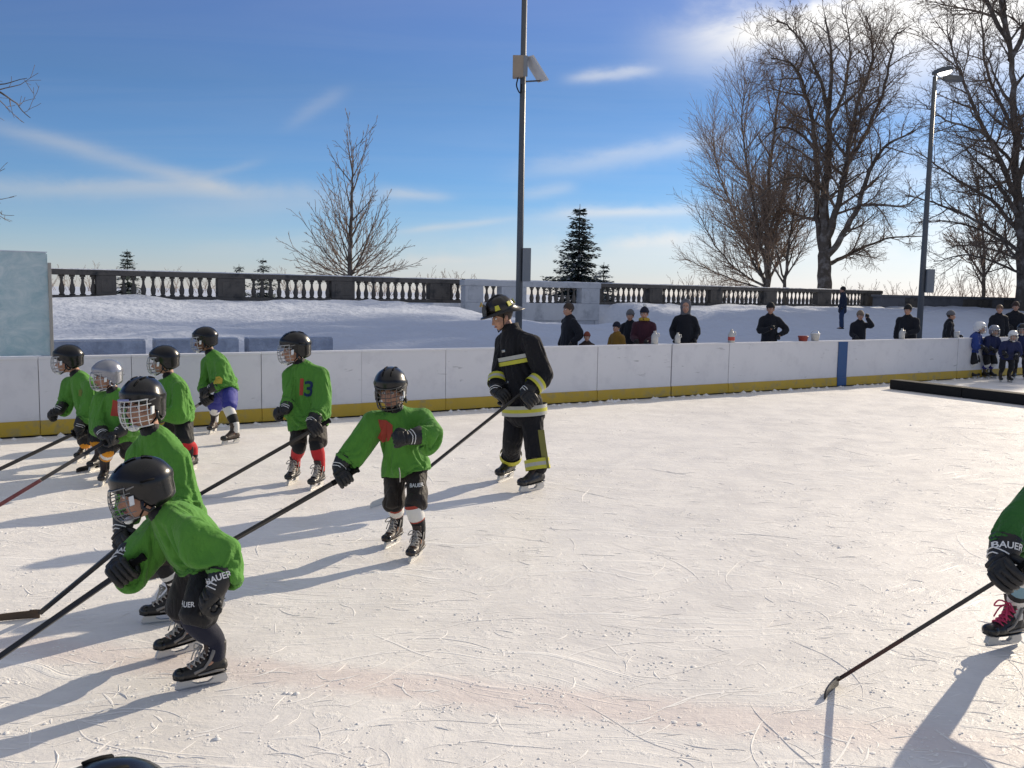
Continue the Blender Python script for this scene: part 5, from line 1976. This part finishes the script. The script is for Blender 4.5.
# 9. player cut by the right edge
D = depth_at(1003, 646)
heel = G(838, 685)
kr = skater('player cut by the right edge, pink laces and blue banded white socks', D, dict(
    head=(1083, 452, -.85), neck=(1094, 482, -.80), hip=(1112, 556, -.55), sR=(1052, 482, -.85), sL=(1130, 490, -.70), eR=(1014, 520, -.92), eL=(1142, 530, -.75),
    hR=(1000, 562, -.98), hL=(1112, 566, -.90), kR=(1036, 554, -.30), kL=(1118, 622, -.30), fR=((1003, 647), (977, 653), .012, .08), fL=((1132, 700), (1108, 710))),
    h=1.10, look=(-.8, .8, -.2), seed=10, lace=M_LACEP, stick=('R', heel), sock=([M_WHITEK, M_BLACKK, M_LBLUEK], [(.38, 0), (.44, 1), (.47, 0), (.60, 2), (.62, 0), (.68, 1), (1, 0)]), jersey=M_GREEN_D,
    cufftxt={'R': ('BAUER', .034, (-.3, 1, .2), (1, .2, -.15))}, gback={'R': (.0, 1, .3)}, gaxis={'L': (-.3, .9, -.2)}, hand_scale=1.05, sl=.255)
hockey_stick('black stick reaching across open ice at the lower right', kr.grips['R'], heel, G(806, 708), .10, M_SHAFT, M_SHAFT, lower=mat('dark_red_shaft', (.05, .016, .014), .35), scale=.95)
done(kr)


def shifted(src, delta, turn, label):
    """another player of the same kit standing elsewhere"""
    c = copy_tree(src.root)
    c.location = src.root.location + V(delta)
    c.rotation_euler = (0, 0, turn)
    tag(c, label)
    return c


# 10. only the helmet of this one reaches into the picture
k6h = k6.q['head'] - k6.base
off = Matrix.Rotation(R(25), 3, 'Z') @ k6h
hb = P(99, 864, (CAM_H - k6h.z) * FPX / 577)
ko = shifted(k6, (0, 0, 0), R(25), 'player at the bottom edge of the picture, only a black helmet showing')
ko.location = V((hb.x - off.x, hb.y - off.y, 0))

# ------------------------------------------------------------------ the firefighter
M_COAT = fabric('black_bunker_coat', (.012, .012, .015), .3, .85, .5, 4, .05)
crease(M_COAT, .6, .03, 4.5)
M_LIME = mat('lime_reflective_tape', (.52, .50, .045), .5, .4, .12, 12)
M_SILV = mat('silver_reflective_tape', (.42, .42, .38), .4, .5, .12, 12)
M_FHELM = mat('black_leather_helmet', (.014, .012, .011), .35, .5, .4, 9, .3, 30, .004)
D = depth_at(520, 487)
heel = G(392, 501)
j = dict(head=(502, 317, .0), neck=(511, 331, .02), hip=(524, 402, .04), sL=(533, 342, -.16), sR=(503, 341, .18), eL=(547, 374, -.18), eR=(499, 369, .14),
         hL=(524, 394, -.30), hR=(496, 393, -.06), kL=(534, 441, -.08), kR=(513, 437, .08))
q = {k: P(v[0], v[1], D + v[2]) for k, v in j.items()}
h = 1.42
right = (q['sR'] - q['sL']).normalized()
axis = q['neck'] - q['hip']
an = axis.normalized()
bf = axis.cross(right).normalized()
right = bf.cross(an).normalized()
dv_ = k7.dirv
LK = dv_((-1, .5, -.42))
HU = dv_((-.35, .1, 1))
C_ = {'L': G(532, 491), 'R': G(506, 480)}
F_ = {'L': (G(518, 494) - G(532, 491)).normalized(), 'R': (G(493, 485) - G(506, 480)).normalized()}
SL = .30
ank = {s: C_[s] - F_[s] * .068 * SL / .24 + V((0, 0, .14 * SL / .24)) for s in 'RL'}
b = MB()
p, Sx, Fx, Ux = head_pieces(b, q['head'], LK, HU, 1.03, q['neck'])
hips = {s: q['hip'] + right * (.10 if s == 'R' else -.10) for s in 'RL'}
mid = lerp(q['hip'], q['neck'], .5) - bf * .03
b.tube(catmull([q['hip'] - an * .08, q['hip'], mid, lerp(mid, q['neck'], .75), q['neck']], 3), interp([(.15, .11), (.16, .12), (.15, .11), (.14, .09), (.055, .05)], 3), 12, hint=right)
for s in 'RL':
    b.tube([lerp(q['neck'], q['s' + s], .45) - an * .05, q['s' + s] - an * .02, lerp(q['s' + s], q['e' + s], .5), q['e' + s], lerp(q['e' + s], q['h' + s], .5), q['h' + s]], [.045, .055, .05, .046, .044, .032], 9)
    b.tube([hips[s], lerp(hips[s], q['k' + s], .5), q['k' + s], lerp(q['k' + s], ank[s], .35), ank[s]], [.10, .09, .066, .064, .044], 10)
ff = add('person', b.remesh(.010, 2), M_SKIN)
tag(ff, 'firefighter in black coat with yellow bands and black helmet, skating with a stick', 'person')
face_bits(ff, p, Sx, Fx, Ux, 1.03)
hair_cap(ff, p, Sx, Fx, Ux, 1.03, low=-.055)
# helmet: ridged crown, turned-down brim longer at the back, reflective patches
hm = MB()
n = 28
def fp(x, y, z): return p(x, y, z)
rings = [(.0, .200), (.38, .194), (.68, .176), (.92, .132), (1.06, .072)]
for u, z in rings:
    for i in range(n):
        a = 2 * PI * i / n
        rib = 1 + .055 * abs(math.cos(a * 4)) ** 6 * u
        hm.v.append(fp(math.sin(a) * .112 * u * rib, -.01 + math.cos(a) * .142 * u * rib, z + .012 * math.cos(a * 8) * u * (1 - u)))
brim = [(1.05, .066, 1.0), (1.55, .050, 1.0), (1.60, .044, 1), (1.55, .040, 1), (1.0, .056, 1)]
for u, z, _ in brim:
    for i in range(n):
        a = 2 * PI * i / n
        back = max(0, -math.cos(a))
        front = max(0, math.cos(a))
        e = (u - 1) * (.62 + .75 * back + .45 * front - .30 * abs(math.sin(a)))
        hm.v.append(fp(math.sin(a) * (.112 + .112 * e), -.01 + math.cos(a) * (.142 + .12 * e), z - .05 * back * (u - 1) / .55 + .010 * front))
tot = len(rings) + len(brim)
for r_ in range(tot - 1):
    for i in range(n):
        o, i2 = r_ * n, (i + 1) % n
        hm.face((o + i, o + n + i, o + n + i2, o + i2))
fh = hm.build('fire_helmet', M_FHELM, ff)
MB().tube(catmull([fp(0, .135, .075), fp(0, .10, .165), fp(0, .0, .205), fp(0, -.09, .175), fp(0, -.15, .08)], 4), [(.008, .012)] * 17, 6, hint=Sx).build('comb', M_FHELM, fh)
sh_ = MB()
sh_.prism([(-.042, 0), (.042, 0), (.05, .06), (.035, .105), (0, .125), (-.035, .105), (-.05, .06)], fp(0, .165, .06), Sx, (Ux * .96 - Fx * .28).normalized(), Fx, .008)
sh_.build('front_shield', M_FHELM, fh)
MB().tube([fp(-.03, .16, .165), fp(0, .15, .195), fp(.03, .16, .165)], .008, 6).build('shield_holder', mat('brass', (.45, .33, .1), .35, .5, .1, metal=.8), fh)
rp = MB()
for a in (62, 112, 158, -62, -112, -158):
    ar = R(a)
    c = fp(math.sin(ar) * .113, -.01 + math.cos(ar) * .143, .103)
    nrm = (c - fp(0, -.01, .07)).normalized()
    tg_ = Ux.cross(nrm).normalized()
    up_ = nrm.cross(tg_)
    rp.prism([(-.026, -.022), (.026, -.022), (.018, .026), (-.018, .026)], c + nrm * .006, tg_, up_, nrm, .008)
rp.build('reflective_patch', M_LIME, fh)
MB().tube([fp(-.1, .02, .04), fp(-.08, .05, -.08), fp(0, .085, -.118), fp(.08, .05, -.08), fp(.1, .02, .04)], .006, 5).build('chin_strap', M_VENT, fh)
# coat
w = MB()
dn = (V((0, 0, -1)) * .6 - an * .4).normalized()
cp = [q['hip'] + dn * .135, q['hip'] + an * .02, mid - bf * .0, lerp(mid, q['neck'], .6) - bf * .015, lerp(mid, q['neck'], .9), q['neck'] + an * .03]
cr = [(.225, .200), (.205, .172), (.192, .152), (.195, .138), (.148, .102), (.085, .078)]
w.tube(catmull(cp, 3), interp(cr, 3), 18, hint=right)
slv = {}
for s in 'RL':
    sh, el, ha = q['s' + s], q['e' + s], q['h' + s]
    w.ell(sh, right * .085, bf * .085, an * .075)
    wrp = lerp(el, ha, .74)
    ctl = [lerp(q['neck'], sh, .45) - an * .03, sh, lerp(sh, el, .55), el, lerp(el, wrp, .5), wrp]
    rr_ = [.08, .094, .090, .090, .084, .078]
    w.tube(catmull(ctl, 3), interp(rr_, 3), 12)
    slv[s] = (el, ha, wrp)
cm = w.remesh(.012, 3)
pads = MB()
pads.tube(catmull([q['hip'] - an * .18, q['hip'], mid, lerp(mid, q['neck'], .7), q['neck']], 3), interp([(.185, .165), (.175, .145), (.165, .13), (.165, .118), (.06, .06)], 3), 14, hint=right)
for s in 'RL':
    pads.ell(q['s' + s], right * .075, bf * .078, an * .065)
    pads.tube([q['s' + s], lerp(q['s' + s], q['e' + s], .5), q['e' + s], lerp(q['e' + s], q['h' + s], .5), q['h' + s]], [.066, .062, .064, .058, .052], 10)
cm = cloth_drape(cm, pads.remesh(.018, 2), [(q['neck'] + an * .02, .10)] + [(slv[s][2], .09) for s in 'RL'] + [(q['hip'] + dn * .10 + d_, .10) for d_ in (right * .2, -right * .2, bf * .18, -bf * .18)], 14, 3.0, 20)
coat = add('coat', cm, M_COAT, ff)
MB().tube([q['neck'] + an * .0, q['neck'] + an * .07], [(.094, .088), (.088, .08)], 14, hint=right, rounded=False).build('collar', M_COAT, coat)


def band(name, c, ax_, rad, width, mats, parent, hint, two=True):
    mb = MB()
    ax_ = ax_.normalized()
    z = width / 2
    mb.tube([c - ax_ * z, c - ax_ * z * .34, c + ax_ * z * .34, c + ax_ * z], rad, 20, hint=hint, caps=False, rounded=False, ringmats=[0, 1 if two else 0, 0, 0])
    return mb.build(name, mats, parent)


for s in 'RL':
    el, ha, wrp = slv[s]
    band('sleeve_band', lerp(el, ha, .50), ha - el, .097, .085, [M_LIME, M_SILV], coat, right, True)
band('hem_band', q['hip'] + dn * .07, dn, (.240, .212), .10, [M_SILV, M_LIME], coat, right)
# chest band only on the front half
cb = q['hip'] + (q['neck'] - q['hip']) * .60 - bf * .02
for (zz, mm) in ((-.022, M_LIME), (.022, M_SILV)):
    cbm = MB()
    for i in range(25):
        a = R(lerp(-100, 100, i / 24))
        for zq in (-.019, .019):
            cbm.v.append(cb + an * (zz + zq) + right * math.sin(a) * .226 + bf * math.cos(a) * .170)
    for i in range(24):
        cbm.face((i * 2, i * 2 + 2, i * 2 + 3, i * 2 + 1))
    cbm.build('chest_band', mm, coat)
# storm flap with clasps, hip pockets
def coat_pt(ang, z, off=0.0):
    tb = coat.data
    return (q['hip'] + an * z) + right * math.sin(ang) * (.22 + off) + bf * math.cos(ang) * (.19 + off)
bt_ = BVHTree.FromPolygons([v.co.copy() for v in cm.vertices], [tuple(p_.vertices) for p_ in cm.polygons])
def on_coat(ang, z, off=0.0):
    c0 = q['hip'] + an * z
    d_ = right * math.sin(ang) + bf * math.cos(ang)
    hit, nn_, _, _ = bt_.ray_cast(c0 + d_ * .6, -d_, .7)
    return (hit if hit is not None else c0 + d_ * .2) + d_ * off, d_
for z_ in (.10, .22, .43, .52):
    o_, d_ = on_coat(R(8), z_, .004)
    MB().box(o_, d_.cross(an).normalized() * .028, an * .011, d_ * .006).build('clasp', M_STEEL, coat, .003)
fl_ = MB()
zz_ = [-.08 + .07 * i for i in range(10)]
fl_.tube([on_coat(R(14), z_, .002)[0] for z_ in zz_], (.004, .004), 6)
fl_.build('flap_seam', M_COAT, coat)
for ang_ in (62, -62):
    o_, d_ = on_coat(R(ang_), .02, .006)
    MB().box(o_, d_.cross(an).normalized() * .075, an * .075, d_ * .012).build('pocket', M_COAT, coat, .012)
    MB().box(o_ + an * .062 + d_ * .008, d_.cross(an).normalized() * .079, an * .026, d_ * .010).build('pocket_flap', M_COAT, coat, .008)
# bunker trousers
w = MB()
w.ell(q['hip'] - an * .02, right * .18, bf * .14, an * .14)
cuffs = {}
for s in 'RL':
    kn = q['k' + s]
    bot = lerp(kn, ank[s], .93)
    w.tube(catmull([hips[s] + V((0, 0, .02)), lerp(hips[s], kn, .5), kn, lerp(kn, bot, .5), bot], 3), interp([.112, .110, .100, .098, .102], 3), 14)
    cuffs[s] = (kn, bot)
tm_ = w.remesh(.012, 3, (.012, 4.2, 8))
tr = add('trousers', tm_, M_COAT, ff)
for s in 'RL':
    kn, bot = cuffs[s]
    band('leg_band', lerp(kn, bot, .82), bot - kn, .121 if s == 'L' else .111, .10 if s == 'L' else .06, [M_LIME, M_SILV], tr, right, s == 'L')
    skate(ff, C_[s], F_[s], SL, boot=M_BOOT, detail=False)
kn, bot = cuffs['L']
sidev = (-right)
st_ = MB()
pts_ = [hips['L'] + (kn - hips['L']) * .72, kn, lerp(kn, bot, .5), lerp(kn, bot, .95)]
for i, pt in enumerate(pts_):
    for e_ in (-.03, .03):
        st_.v.append(pt + (sidev + dv_((.5, .5, 0)) * .6).normalized() * (.118 if i else .112) + dv_((1, 0, 0)) * e_)
for i in range(3):
    st_.face((i * 2, i * 2 + 1, i * 2 + 3, i * 2 + 2))
st_.build('side_stripe', mat('dull_lime_tape', (.20, .19, .05), .6, .3, .3, 9), tr)
gr = {}
for s in 'RL':
    S_ = (heel - q['h' + s]).normalized()
    gr[s] = glove(ff, q['h' + s], q['e' + s], S_, dv_((.2 if s == 'L' else -.5, 1, .3)), 1.28, cuff_txt=None)[1]
hockey_stick('dark stick held by the firefighter, white taped blade behind the leaning player', lerp(gr['L'], gr['R'], .5), heel, G(378, 505), .26, M_SHAFT, M_TAPEW, bl=.28)
ffbase = (C_['L'] + C_['R']) / 2
rebase(ff, (ffbase.x, ffbase.y, 0))
# ------------------------------------------------------------------ people behind the boards
M_BLACKC = fabric('black_coat', (.012, .013, .018), .3, .8, .5, 4)
M_NAVYC = fabric('navy_coat', (.016, .022, .045), .3, .8, .5, 4)
M_MAROON = fabric('maroon_coat', (.055, .016, .026), .25, .8, .5, 4)
M_MUSTARD = fabric('mustard_jacket', (.25, .14, .025), .2, .8, .5, 4)
M_BROWNC = fabric('brown_coat', (.05, .032, .024), .25, .8, .5, 4)
M_JEANS = fabric('blue_jeans', (.03, .05, .11), .3, .85, .4, 6)
M_DARKT = fabric('dark_trousers', (.02, .02, .024), .3)
M_GREYH = fabric('grey_wool_hat', (.13, .13, .14), .2)
M_REDH = fabric('rust_hat', (.20, .05, .03), .2)
M_TANH = fabric('tan_hat', (.20, .15, .11), .2)
M_YELLOWS = fabric('yellow_scarf', (.45, .30, .04), .2)
M_POMP = fabric('white_pompom', (.7, .7, .68), .1)
M_BOOTS = mat('winter_boots', (.03, .025, .02), .7, .3)
M_HAIRT = mat('light_brown_hair', (.16, .10, .06), .6, .4, .3, 60, .4, 120, .004)


def spectator(label, px, t, H, face=(-.2, 1, 0), coat=M_BLACKC, legs=M_DARKT, hat=None, hair=M_HAIR, arms=('down', 'down'), scarf=None, pompom=None, seed=1, hood=None, lean=0.0, wide=1.0, look=None, gm=M_GLOVE, group=None, z=None):
    wide *= .86
    base = hit_t(px, t)
    base.z = max(0.0, ground_z(*st_of(base))) if z is None else z
    a = H / 1.75
    F = (RT * face[0] - V((FW.x, FW.y, 0)).normalized() * face[1])
    F.z = 0
    F.normalize()
    S = F.cross(V((0, 0, 1)))
    Z = V((0, 0, 1))
    def L(x, y, z): return base + (S * x + F * (y + lean * z / 1.4) + Z * z) * a
    hip, neck, head = L(0, 0, .93), L(0, 0, 1.45), L(0, .03, 1.61)
    q = {}
    for s, n in ((1, 'R'), (-1, 'L')):
        q['s' + n] = L(s * .185 * wide, 0, 1.375)
        pose = arms[0] if n == 'R' else arms[1]
        e, hnd = {'down': ((.25, -.03, 1.13), (.25, .06, .90)), 'pocket': ((.29, -.08, 1.14), (.20, .10, .98)), 'cross': ((.24, .12, 1.13), (-.05, .26, 1.20)),
                  'front': ((.23, .06, 1.12), (.10, .28, 1.06)), 'raise': ((.33, .14, 1.36), (.12, .20, 1.60)), 'hip': ((.40, -.05, 1.16), (.20, .10, 1.04))}[pose]
        q['e' + n] = L(s * e[0] * wide, e[1], e[2])
        q['h' + n] = L(s * hnd[0], hnd[1], hnd[2])
        q['k' + n] = L(s * .10, .03, .50)
        q['a' + n] = L(s * .11, -.01, .09)
    b = MB()
    LK = F if look is None else (RT * look[0] - V((FW.x, FW.y, 0)).normalized() * look[1] + Z * look[2]).normalized()
    p, Sh, Fh, Uh = head_pieces(b, head, LK, Z, a, neck)
    b.tube(catmull([hip - Z * .08 * a, hip, L(0, -.02, 1.2), neck], 3), interp([(.13 * a, .10 * a), (.15 * a, .11 * a), (.15 * a, .11 * a), (.06 * a, .055 * a)], 3), 10, hint=S)
    for n in 'RL':
        b.tube([lerp(neck, q['s' + n], .5) - Z * .04, q['s' + n] - Z * .02, q['e' + n], q['h' + n]], [.045 * a, .05 * a, .042 * a, .03 * a], 8)
        b.tube([lerp(hip, q['k' + n], .1) + (q['k' + n] - hip).project(S) * .8, q['k' + n], q['a' + n]], [.085 * a, .055 * a, .04 * a], 8)
        b.tube([q['a' + n], q['a' + n] + F * .12 * a - Z * .04 * a], [.04 * a, .03 * a], 8)
    root = add('person', b.remesh(.013, 2), M_SKIN)
    tag(root, label, 'person', group)
    face_bits(root, p, Sh, Fh, Uh, a)
    if not hood:
        hair_cap(root, p, Sh, Fh, Uh, a, hair, low=-.05)
    w = MB()
    w.tube(catmull([L(0, .0, .72), L(0, 0, .93), L(0, -.01, 1.2), L(0, -.01, 1.36), L(0, 0, 1.45), L(0, .005, 1.50)], 3),
           interp([(.215 * a * wide, .17 * a), (.205 * a * wide, .16 * a), (.195 * a * wide, .15 * a), (.19 * a * wide, .135 * a), (.13 * a, .10 * a), (.085 * a, .08 * a)], 3), 14, hint=S)
    for n in 'RL':
        w.ell(q['s' + n], S * .07 * a, F * .08 * a, Z * .06 * a)
        wr_ = lerp(q['e' + n], q['h' + n], .86)
        w.tube(catmull([lerp(neck, q['s' + n], .5) - Z * .03, q['s' + n], lerp(q['s' + n], q['e' + n], .5), q['e' + n], wr_], 3), interp([.075 * a, .078 * a, .074 * a, .072 * a, .060 * a], 3), 10)
    add('coat', w.remesh(.018, 3, (.010, 6, seed)), coat, root)
    w = MB()
    w.ell(hip - Z * .03, S * .16 * a, F * .12 * a, Z * .13 * a)
    for n in 'RL':
        w.tube([lerp(hip, q['k' + n], .1) + (q['k' + n] - hip).project(S) * .8, q['k' + n], q['a' + n] + Z * .02], [.105 * a, .085 * a, .078 * a], 10)
        bt = MB()
        bt.tube([q['a' + n] + Z * .10 * a, q['a' + n], q['a' + n] - Z * .03 * a], [.06 * a, .058 * a, .055 * a], 10)
        bt.tube([q['a' + n] - F * .05 * a - Z * .045 * a, q['a' + n] + F * .07 * a - Z * .045 * a, q['a' + n] + F * .17 * a - Z * .05 * a], [(.05 * a, .045 * a), (.052 * a, .042 * a), (.035 * a, .03 * a)], 10, hint=S)
        bt.build('boot', M_BOOTS, root)
        glove(root, q['h' + n], q['e' + n], (S * .4 + Z * .2 + F * .9) if arms[0 if n == 'R' else 1] in ('down', 'pocket', 'hip') else (S * .9 + Z * .3), Z if arms[0 if n == 'R' else 1] not in ('down',) else S, .82 * a, m=gm, chev=False, cuff=False, rgrip=.02)
    add('trousers', w.remesh(.016, 3, (.008, 6, seed + 2)), legs, root)
    if hat:
        hc = MB()
        n_, r_ = 18, 7
        for jj in range(r_ + 1):
            ph = lerp(PI / 2, -.12, jj / r_)
            for i in range(n_):
                aa = 2 * PI * i / n_
                roll = 1.07 if jj >= r_ - 1 else 1.0
                hc.v.append(p(math.sin(aa) * math.cos(ph) * .092 * roll, -.012 + math.cos(aa) * math.cos(ph) * .112 * roll, .045 + math.sin(ph) * .115))
        for jj in range(r_):
            for i in range(n_):
                o, i2 = jj * n_, (i + 1) % n_
                hc.face((o + i, o + n_ + i, o + n_ + i2, o + i2))
        ho = hc.build('hat', hat, root)
        if pompom:
            MB().ell(p(0, -.012, .185), Sh * .04 * a, Fh * .04 * a, Uh * .036 * a, 10, 7).build('pompom', pompom, ho)
    if hood:
        hc = MB()
        hc.tube(catmull([p(0, -.03, .165), p(0, -.05, .12), p(0, -.045, .02), p(0, -.05, -.08), p(0, -.03, -.16)], 3), interp([(.03 * a, .03 * a), (.10 * a, .10 * a), (.112 * a, .105 * a), (.10 * a, .09 * a), (.10 * a, .09 * a)], 3), 14, hint=Sh)
        add('hood', hc.remesh(.012, 3), hood, root)
    if scarf:
        MB().tube([p(math.sin(x) * .085, -.01 + math.cos(x) * .085, -.115 + .012 * math.cos(x)) for x in [2 * PI * i / 14 for i in range(15)]], .036 * a, 8, caps=False).build('scarf', scarf, root)
    rebase(root, base)
    return root


spectator('man in plain black coat with short brown hair, left end of the spectators', 570, 13.3, 1.70, (-.9, .5, 0), M_BLACKC, arms=('down', 'pocket'), hair=M_HAIR, seed=31, look=(-.9, .45, -.1))
spectator('small child in a rust hat, only the head showing above the boards', 588, 13.0, 1.17, (-.2, 1, 0), M_BROWNC, hat=M_REDH, seed=32)
spectator('child in mustard jacket and dark blue hat at the boards', 618, 13.2, 1.34, (-.7, .7, 0), M_MUSTARD, hat=M_NAVYK, arms=('front', 'down'), seed=33)
spectator('dark coated adult with grey hat half hidden behind the maroon coat', 631, 13.9, 1.56, (-.4, 1, 0), M_BLACKC, hat=M_GREYH, arms=('down', 'down'), seed=34)
spectator('adult in maroon coat with yellow scarf and dark hat with white pompom', 645, 13.3, 1.62, (-.3, 1, 0), M_MAROON, hat=M_NAVYK, scarf=M_YELLOWS, pompom=M_POMP, arms=('front', 'front'), seed=35, wide=1.1)
spectator('tall adult in long black coat with pale hood, standing alone at the boards', 686, 13.4, 1.76, (-.2, 1, 0), M_BLACKC, hood=M_GREYH, arms=('pocket', 'pocket'), seed=36)
spectator('adult in black coat and black hat with one hand up at the chin', 771, 13.5, 1.74, (-.3, 1, 0), M_BLACKC, hat=M_BLACKK, arms=('cross', 'hip'), seed=37)
spectator('person in navy jacket and jeans standing up on the snow slope', 843, 22.5, 1.66, (-.9, -.2, 0), M_NAVYC, M_JEANS, hat=M_BLACKK, arms=('pocket', 'down'), seed=38)
spectator('light haired woman in black coat raising a camera to the face', 861, 13.6, 1.58, (-.2, 1, 0), M_BLACKC, hat=M_TANH, arms=('front', 'raise'), seed=39, hair=M_HAIRT)
spectator('broad man in black coat at the boards in front of the lit lamp post', 910, 13.3, 1.74, (-.7, .7, 0), M_BLACKC, hat=M_BLACKK, arms=('down', 'front'), seed=40, wide=1.25, lean=.06)
spectator('person in dark coat and grey hat turned to the blue team', 951, 13.3, 1.60, (.9, .4, 0), M_BLACKC, hat=M_GREYH, arms=('down', 'front'), seed=41)
spectator('dark coated adult with fair hair behind the blue team', 1000, 13.8, 1.78, (-.3, 1, 0), M_BLACKC, hair=M_HAIRT, arms=('front', 'down'), seed=42)
spectator('dark coated adult with brown hat at the right edge behind the blue team', 1016, 14.2, 1.86, (-.4, 1, 0), M_BLACKC, hat=M_BROWNK, arms=('front', 'front'), seed=43)

# ------------------------------------------------------------------ bottles and tubs on the boards
M_JUG = mat('white_jug_plastic', (.50, .50, .48), .4, .4, .06)
M_LABEL = mat('red_label', (.5, .08, .06), .5, .4, .2, 30)
M_REDPL = mat('red_plastic', (.24, .04, .03), .4, .4, .1)


def jug(px, label, k=1.0, band=True):
    o = hit_t(px, BT + .055)
    o.z = .9895
    root = empty('water_bottle', o)
    tag(root, label, 'bottle', None)
    m1 = MB()
    m1.tube([V((0, 0, 0)), V((0, 0, .15 * k)), V((0, 0, .19 * k)), V((0, 0, .225 * k))], [.066 * k, .066 * k, .05 * k, .022 * k], 14, rounded=False)
    m1.tube([V((.05 * k, 0, .14 * k)), V((.085 * k, 0, .15 * k)), V((.075 * k, 0, .2 * k)), V((.02 * k, 0, .21 * k))], .011 * k, 6)
    bo = m1.build('bottle_body', M_JUG, root)
    MB().tube([V((0, 0, .222 * k)), V((0, 0, .25 * k))], .026 * k, 10, rounded=False).build('cap', M_JUG, root)
    if band:
        MB().tube([V((0, 0, .04 * k)), V((0, 0, .11 * k))], .0675 * k, 14, rounded=False, caps=False).build('label_band', M_LABEL, root)
    return root


jug(656, 'white jug on the boards in front of the maroon coat', .95, False)
jug(679, 'small white bottle on the boards left of the tall adult in black', .8, False)
jug(733, 'white jug with red label on the boards between the black coats', 1.0)
jug(904, 'white bottle on the boards in front of the broad man', .95, False)
o = hit_t(817, BT + .055)
o.z = .9895
tub = empty('bucket', o)
tag(tub, 'white bucket on the boards left of the blue stripe', 'bucket')
MB().tube([V((0, 0, 0)), V((0, 0, .12)), V((0, 0, .13)), V((0, 0, .15))], [.075, .09, .098, .098], 16, rounded=False).build('bucket_body', M_JUG, tub)
MB().tube([V((math.cos(x) * .097, 0, .13 + math.sin(x) * .08)) for x in [PI * i / 8 for i in range(9)]], .005, 5).build('bucket_handle', M_STEEL, tub)
o = hit_t(805, BT + .055)
o.z = .9895
rt = empty('red_tub', o)
tag(rt, 'low red tub on the boards beside the white bucket', 'tub')
MB().tube([V((0, 0, 0)), V((0, 0, .085)), V((0, 0, .09)), V((0, 0, .10))], [.085, .10, .108, .108], 16, rounded=False).build('tub_body', M_REDPL, rt)
MB().tube([V((0, 0, .098)), V((0, 0, .108))], [.108, .10], 16, rounded=False).build('tub_lid', M_REDPL, rt)
o = hit_t(959, BT + .055)
o.z = .9895
wb = empty('paper_cup', o)
tag(wb, 'white cup on the boards right of the grey hatted person', 'cup')
MB().tube([V((0, 0, 0)), V((0, 0, .14))], [.05, .065], 14, rounded=False).build('cup_body', M_JUG, wb)
MB().tube([V((0, 0, .138)), V((0, 0, .152))], [.068, .06], 14, rounded=False).build('cup_lid', M_JUG, wb)

# ------------------------------------------------------------------ the blue team at the far boards
M_BLUEJ = fabric('blue_jersey_mesh', (.03, .06, .24), .18)
M_NAVYJ = fabric('navy_jersey_mesh', (.018, .025, .08), .2)


def far_kid(label, px, py, H, face, jersey, sock, shell, seed, bend=.1, stickpx=None, pants=M_BLACKN):
    base = G(px, py)
    D0 = depth(base)
    a = H / 1.35
    F = (RT * face[0] - V((FW.x, FW.y, 0)).normalized() * face[1])
    F.z = 0
    F.normalize()
    S = F.cross(V((0, 0, 1)))
    def L(x, y, z): return proj(base + (S * x + F * (y + bend * max(0, z - .55)) + V((0, 0, z))) * a, D0)
    j = dict(head=L(0, .03, 1.19), neck=L(0, 0, 1.06), hip=L(0, -.05, .66), sR=L(.15, 0, 1.01), sL=L(-.15, 0, 1.01), eR=L(.21, .06, .82), eL=L(-.21, .06, .82),
             hR=L(.14, .22, .74), hL=L(-.14, .22, .70), kR=L(.10, .06, .38), kL=L(-.10, .06, .38))
    for s, n in ((1, 'R'), (-1, 'L')):
        c, t_ = L(s * .11, 0, 0), L(s * .13, .15, 0)
        j['f' + n] = (c[:2], t_[:2])
    heel = G(*stickpx) if stickpx else None
    k = skater(label, D0, j, h=1.05 * a, jersey=jersey, pants=pants, shell=shell, look=(face[0], face[1], -.1), seed=seed, group='young players of the blue team at the far boards', far=True, vox=.013,
               stick=('R', heel) if stickpx else None, sock=sock, sl=.24 * a)
    if stickpx:
        hockey_stick('stick of the red gloved blue team player at the right edge', k.grips['R'], heel, G(stickpx[0] + 14, stickpx[1] + 3), .2, M_SHAFT, M_SHAFT, group=None)
    done(k)
    return k


WS = ([M_WHITEK], [(1, 0)])
far_kid('blue team player with white helmet and white socks nearest the gate', 972, 378, 1.38, (.7, .6), M_BLUEJ, WS, M_HELM_W, 51)
far_kid('blue team player with white banded blue socks, second from the left', 988, 378, 1.30, (.3, 1), M_NAVYJ, ([M_BLUEN, M_WHITEK], [(.45, 1), (.7, 0), (1, 1)]), M_HELM_S, 52)
far_kid('blue team player bending forward in all dark kit with pale helmet', 1005, 382, 1.22, (-.2, 1), M_NAVYJ, SK_BLACK, M_HELM_W, 53, .5)
far_kid('blue team player at the right edge holding a stick', 1019, 379, 1.36, (-.5, .8), M_NAVYJ, SK_BLACK, M_HELM, 54, .15, (1052, 385))
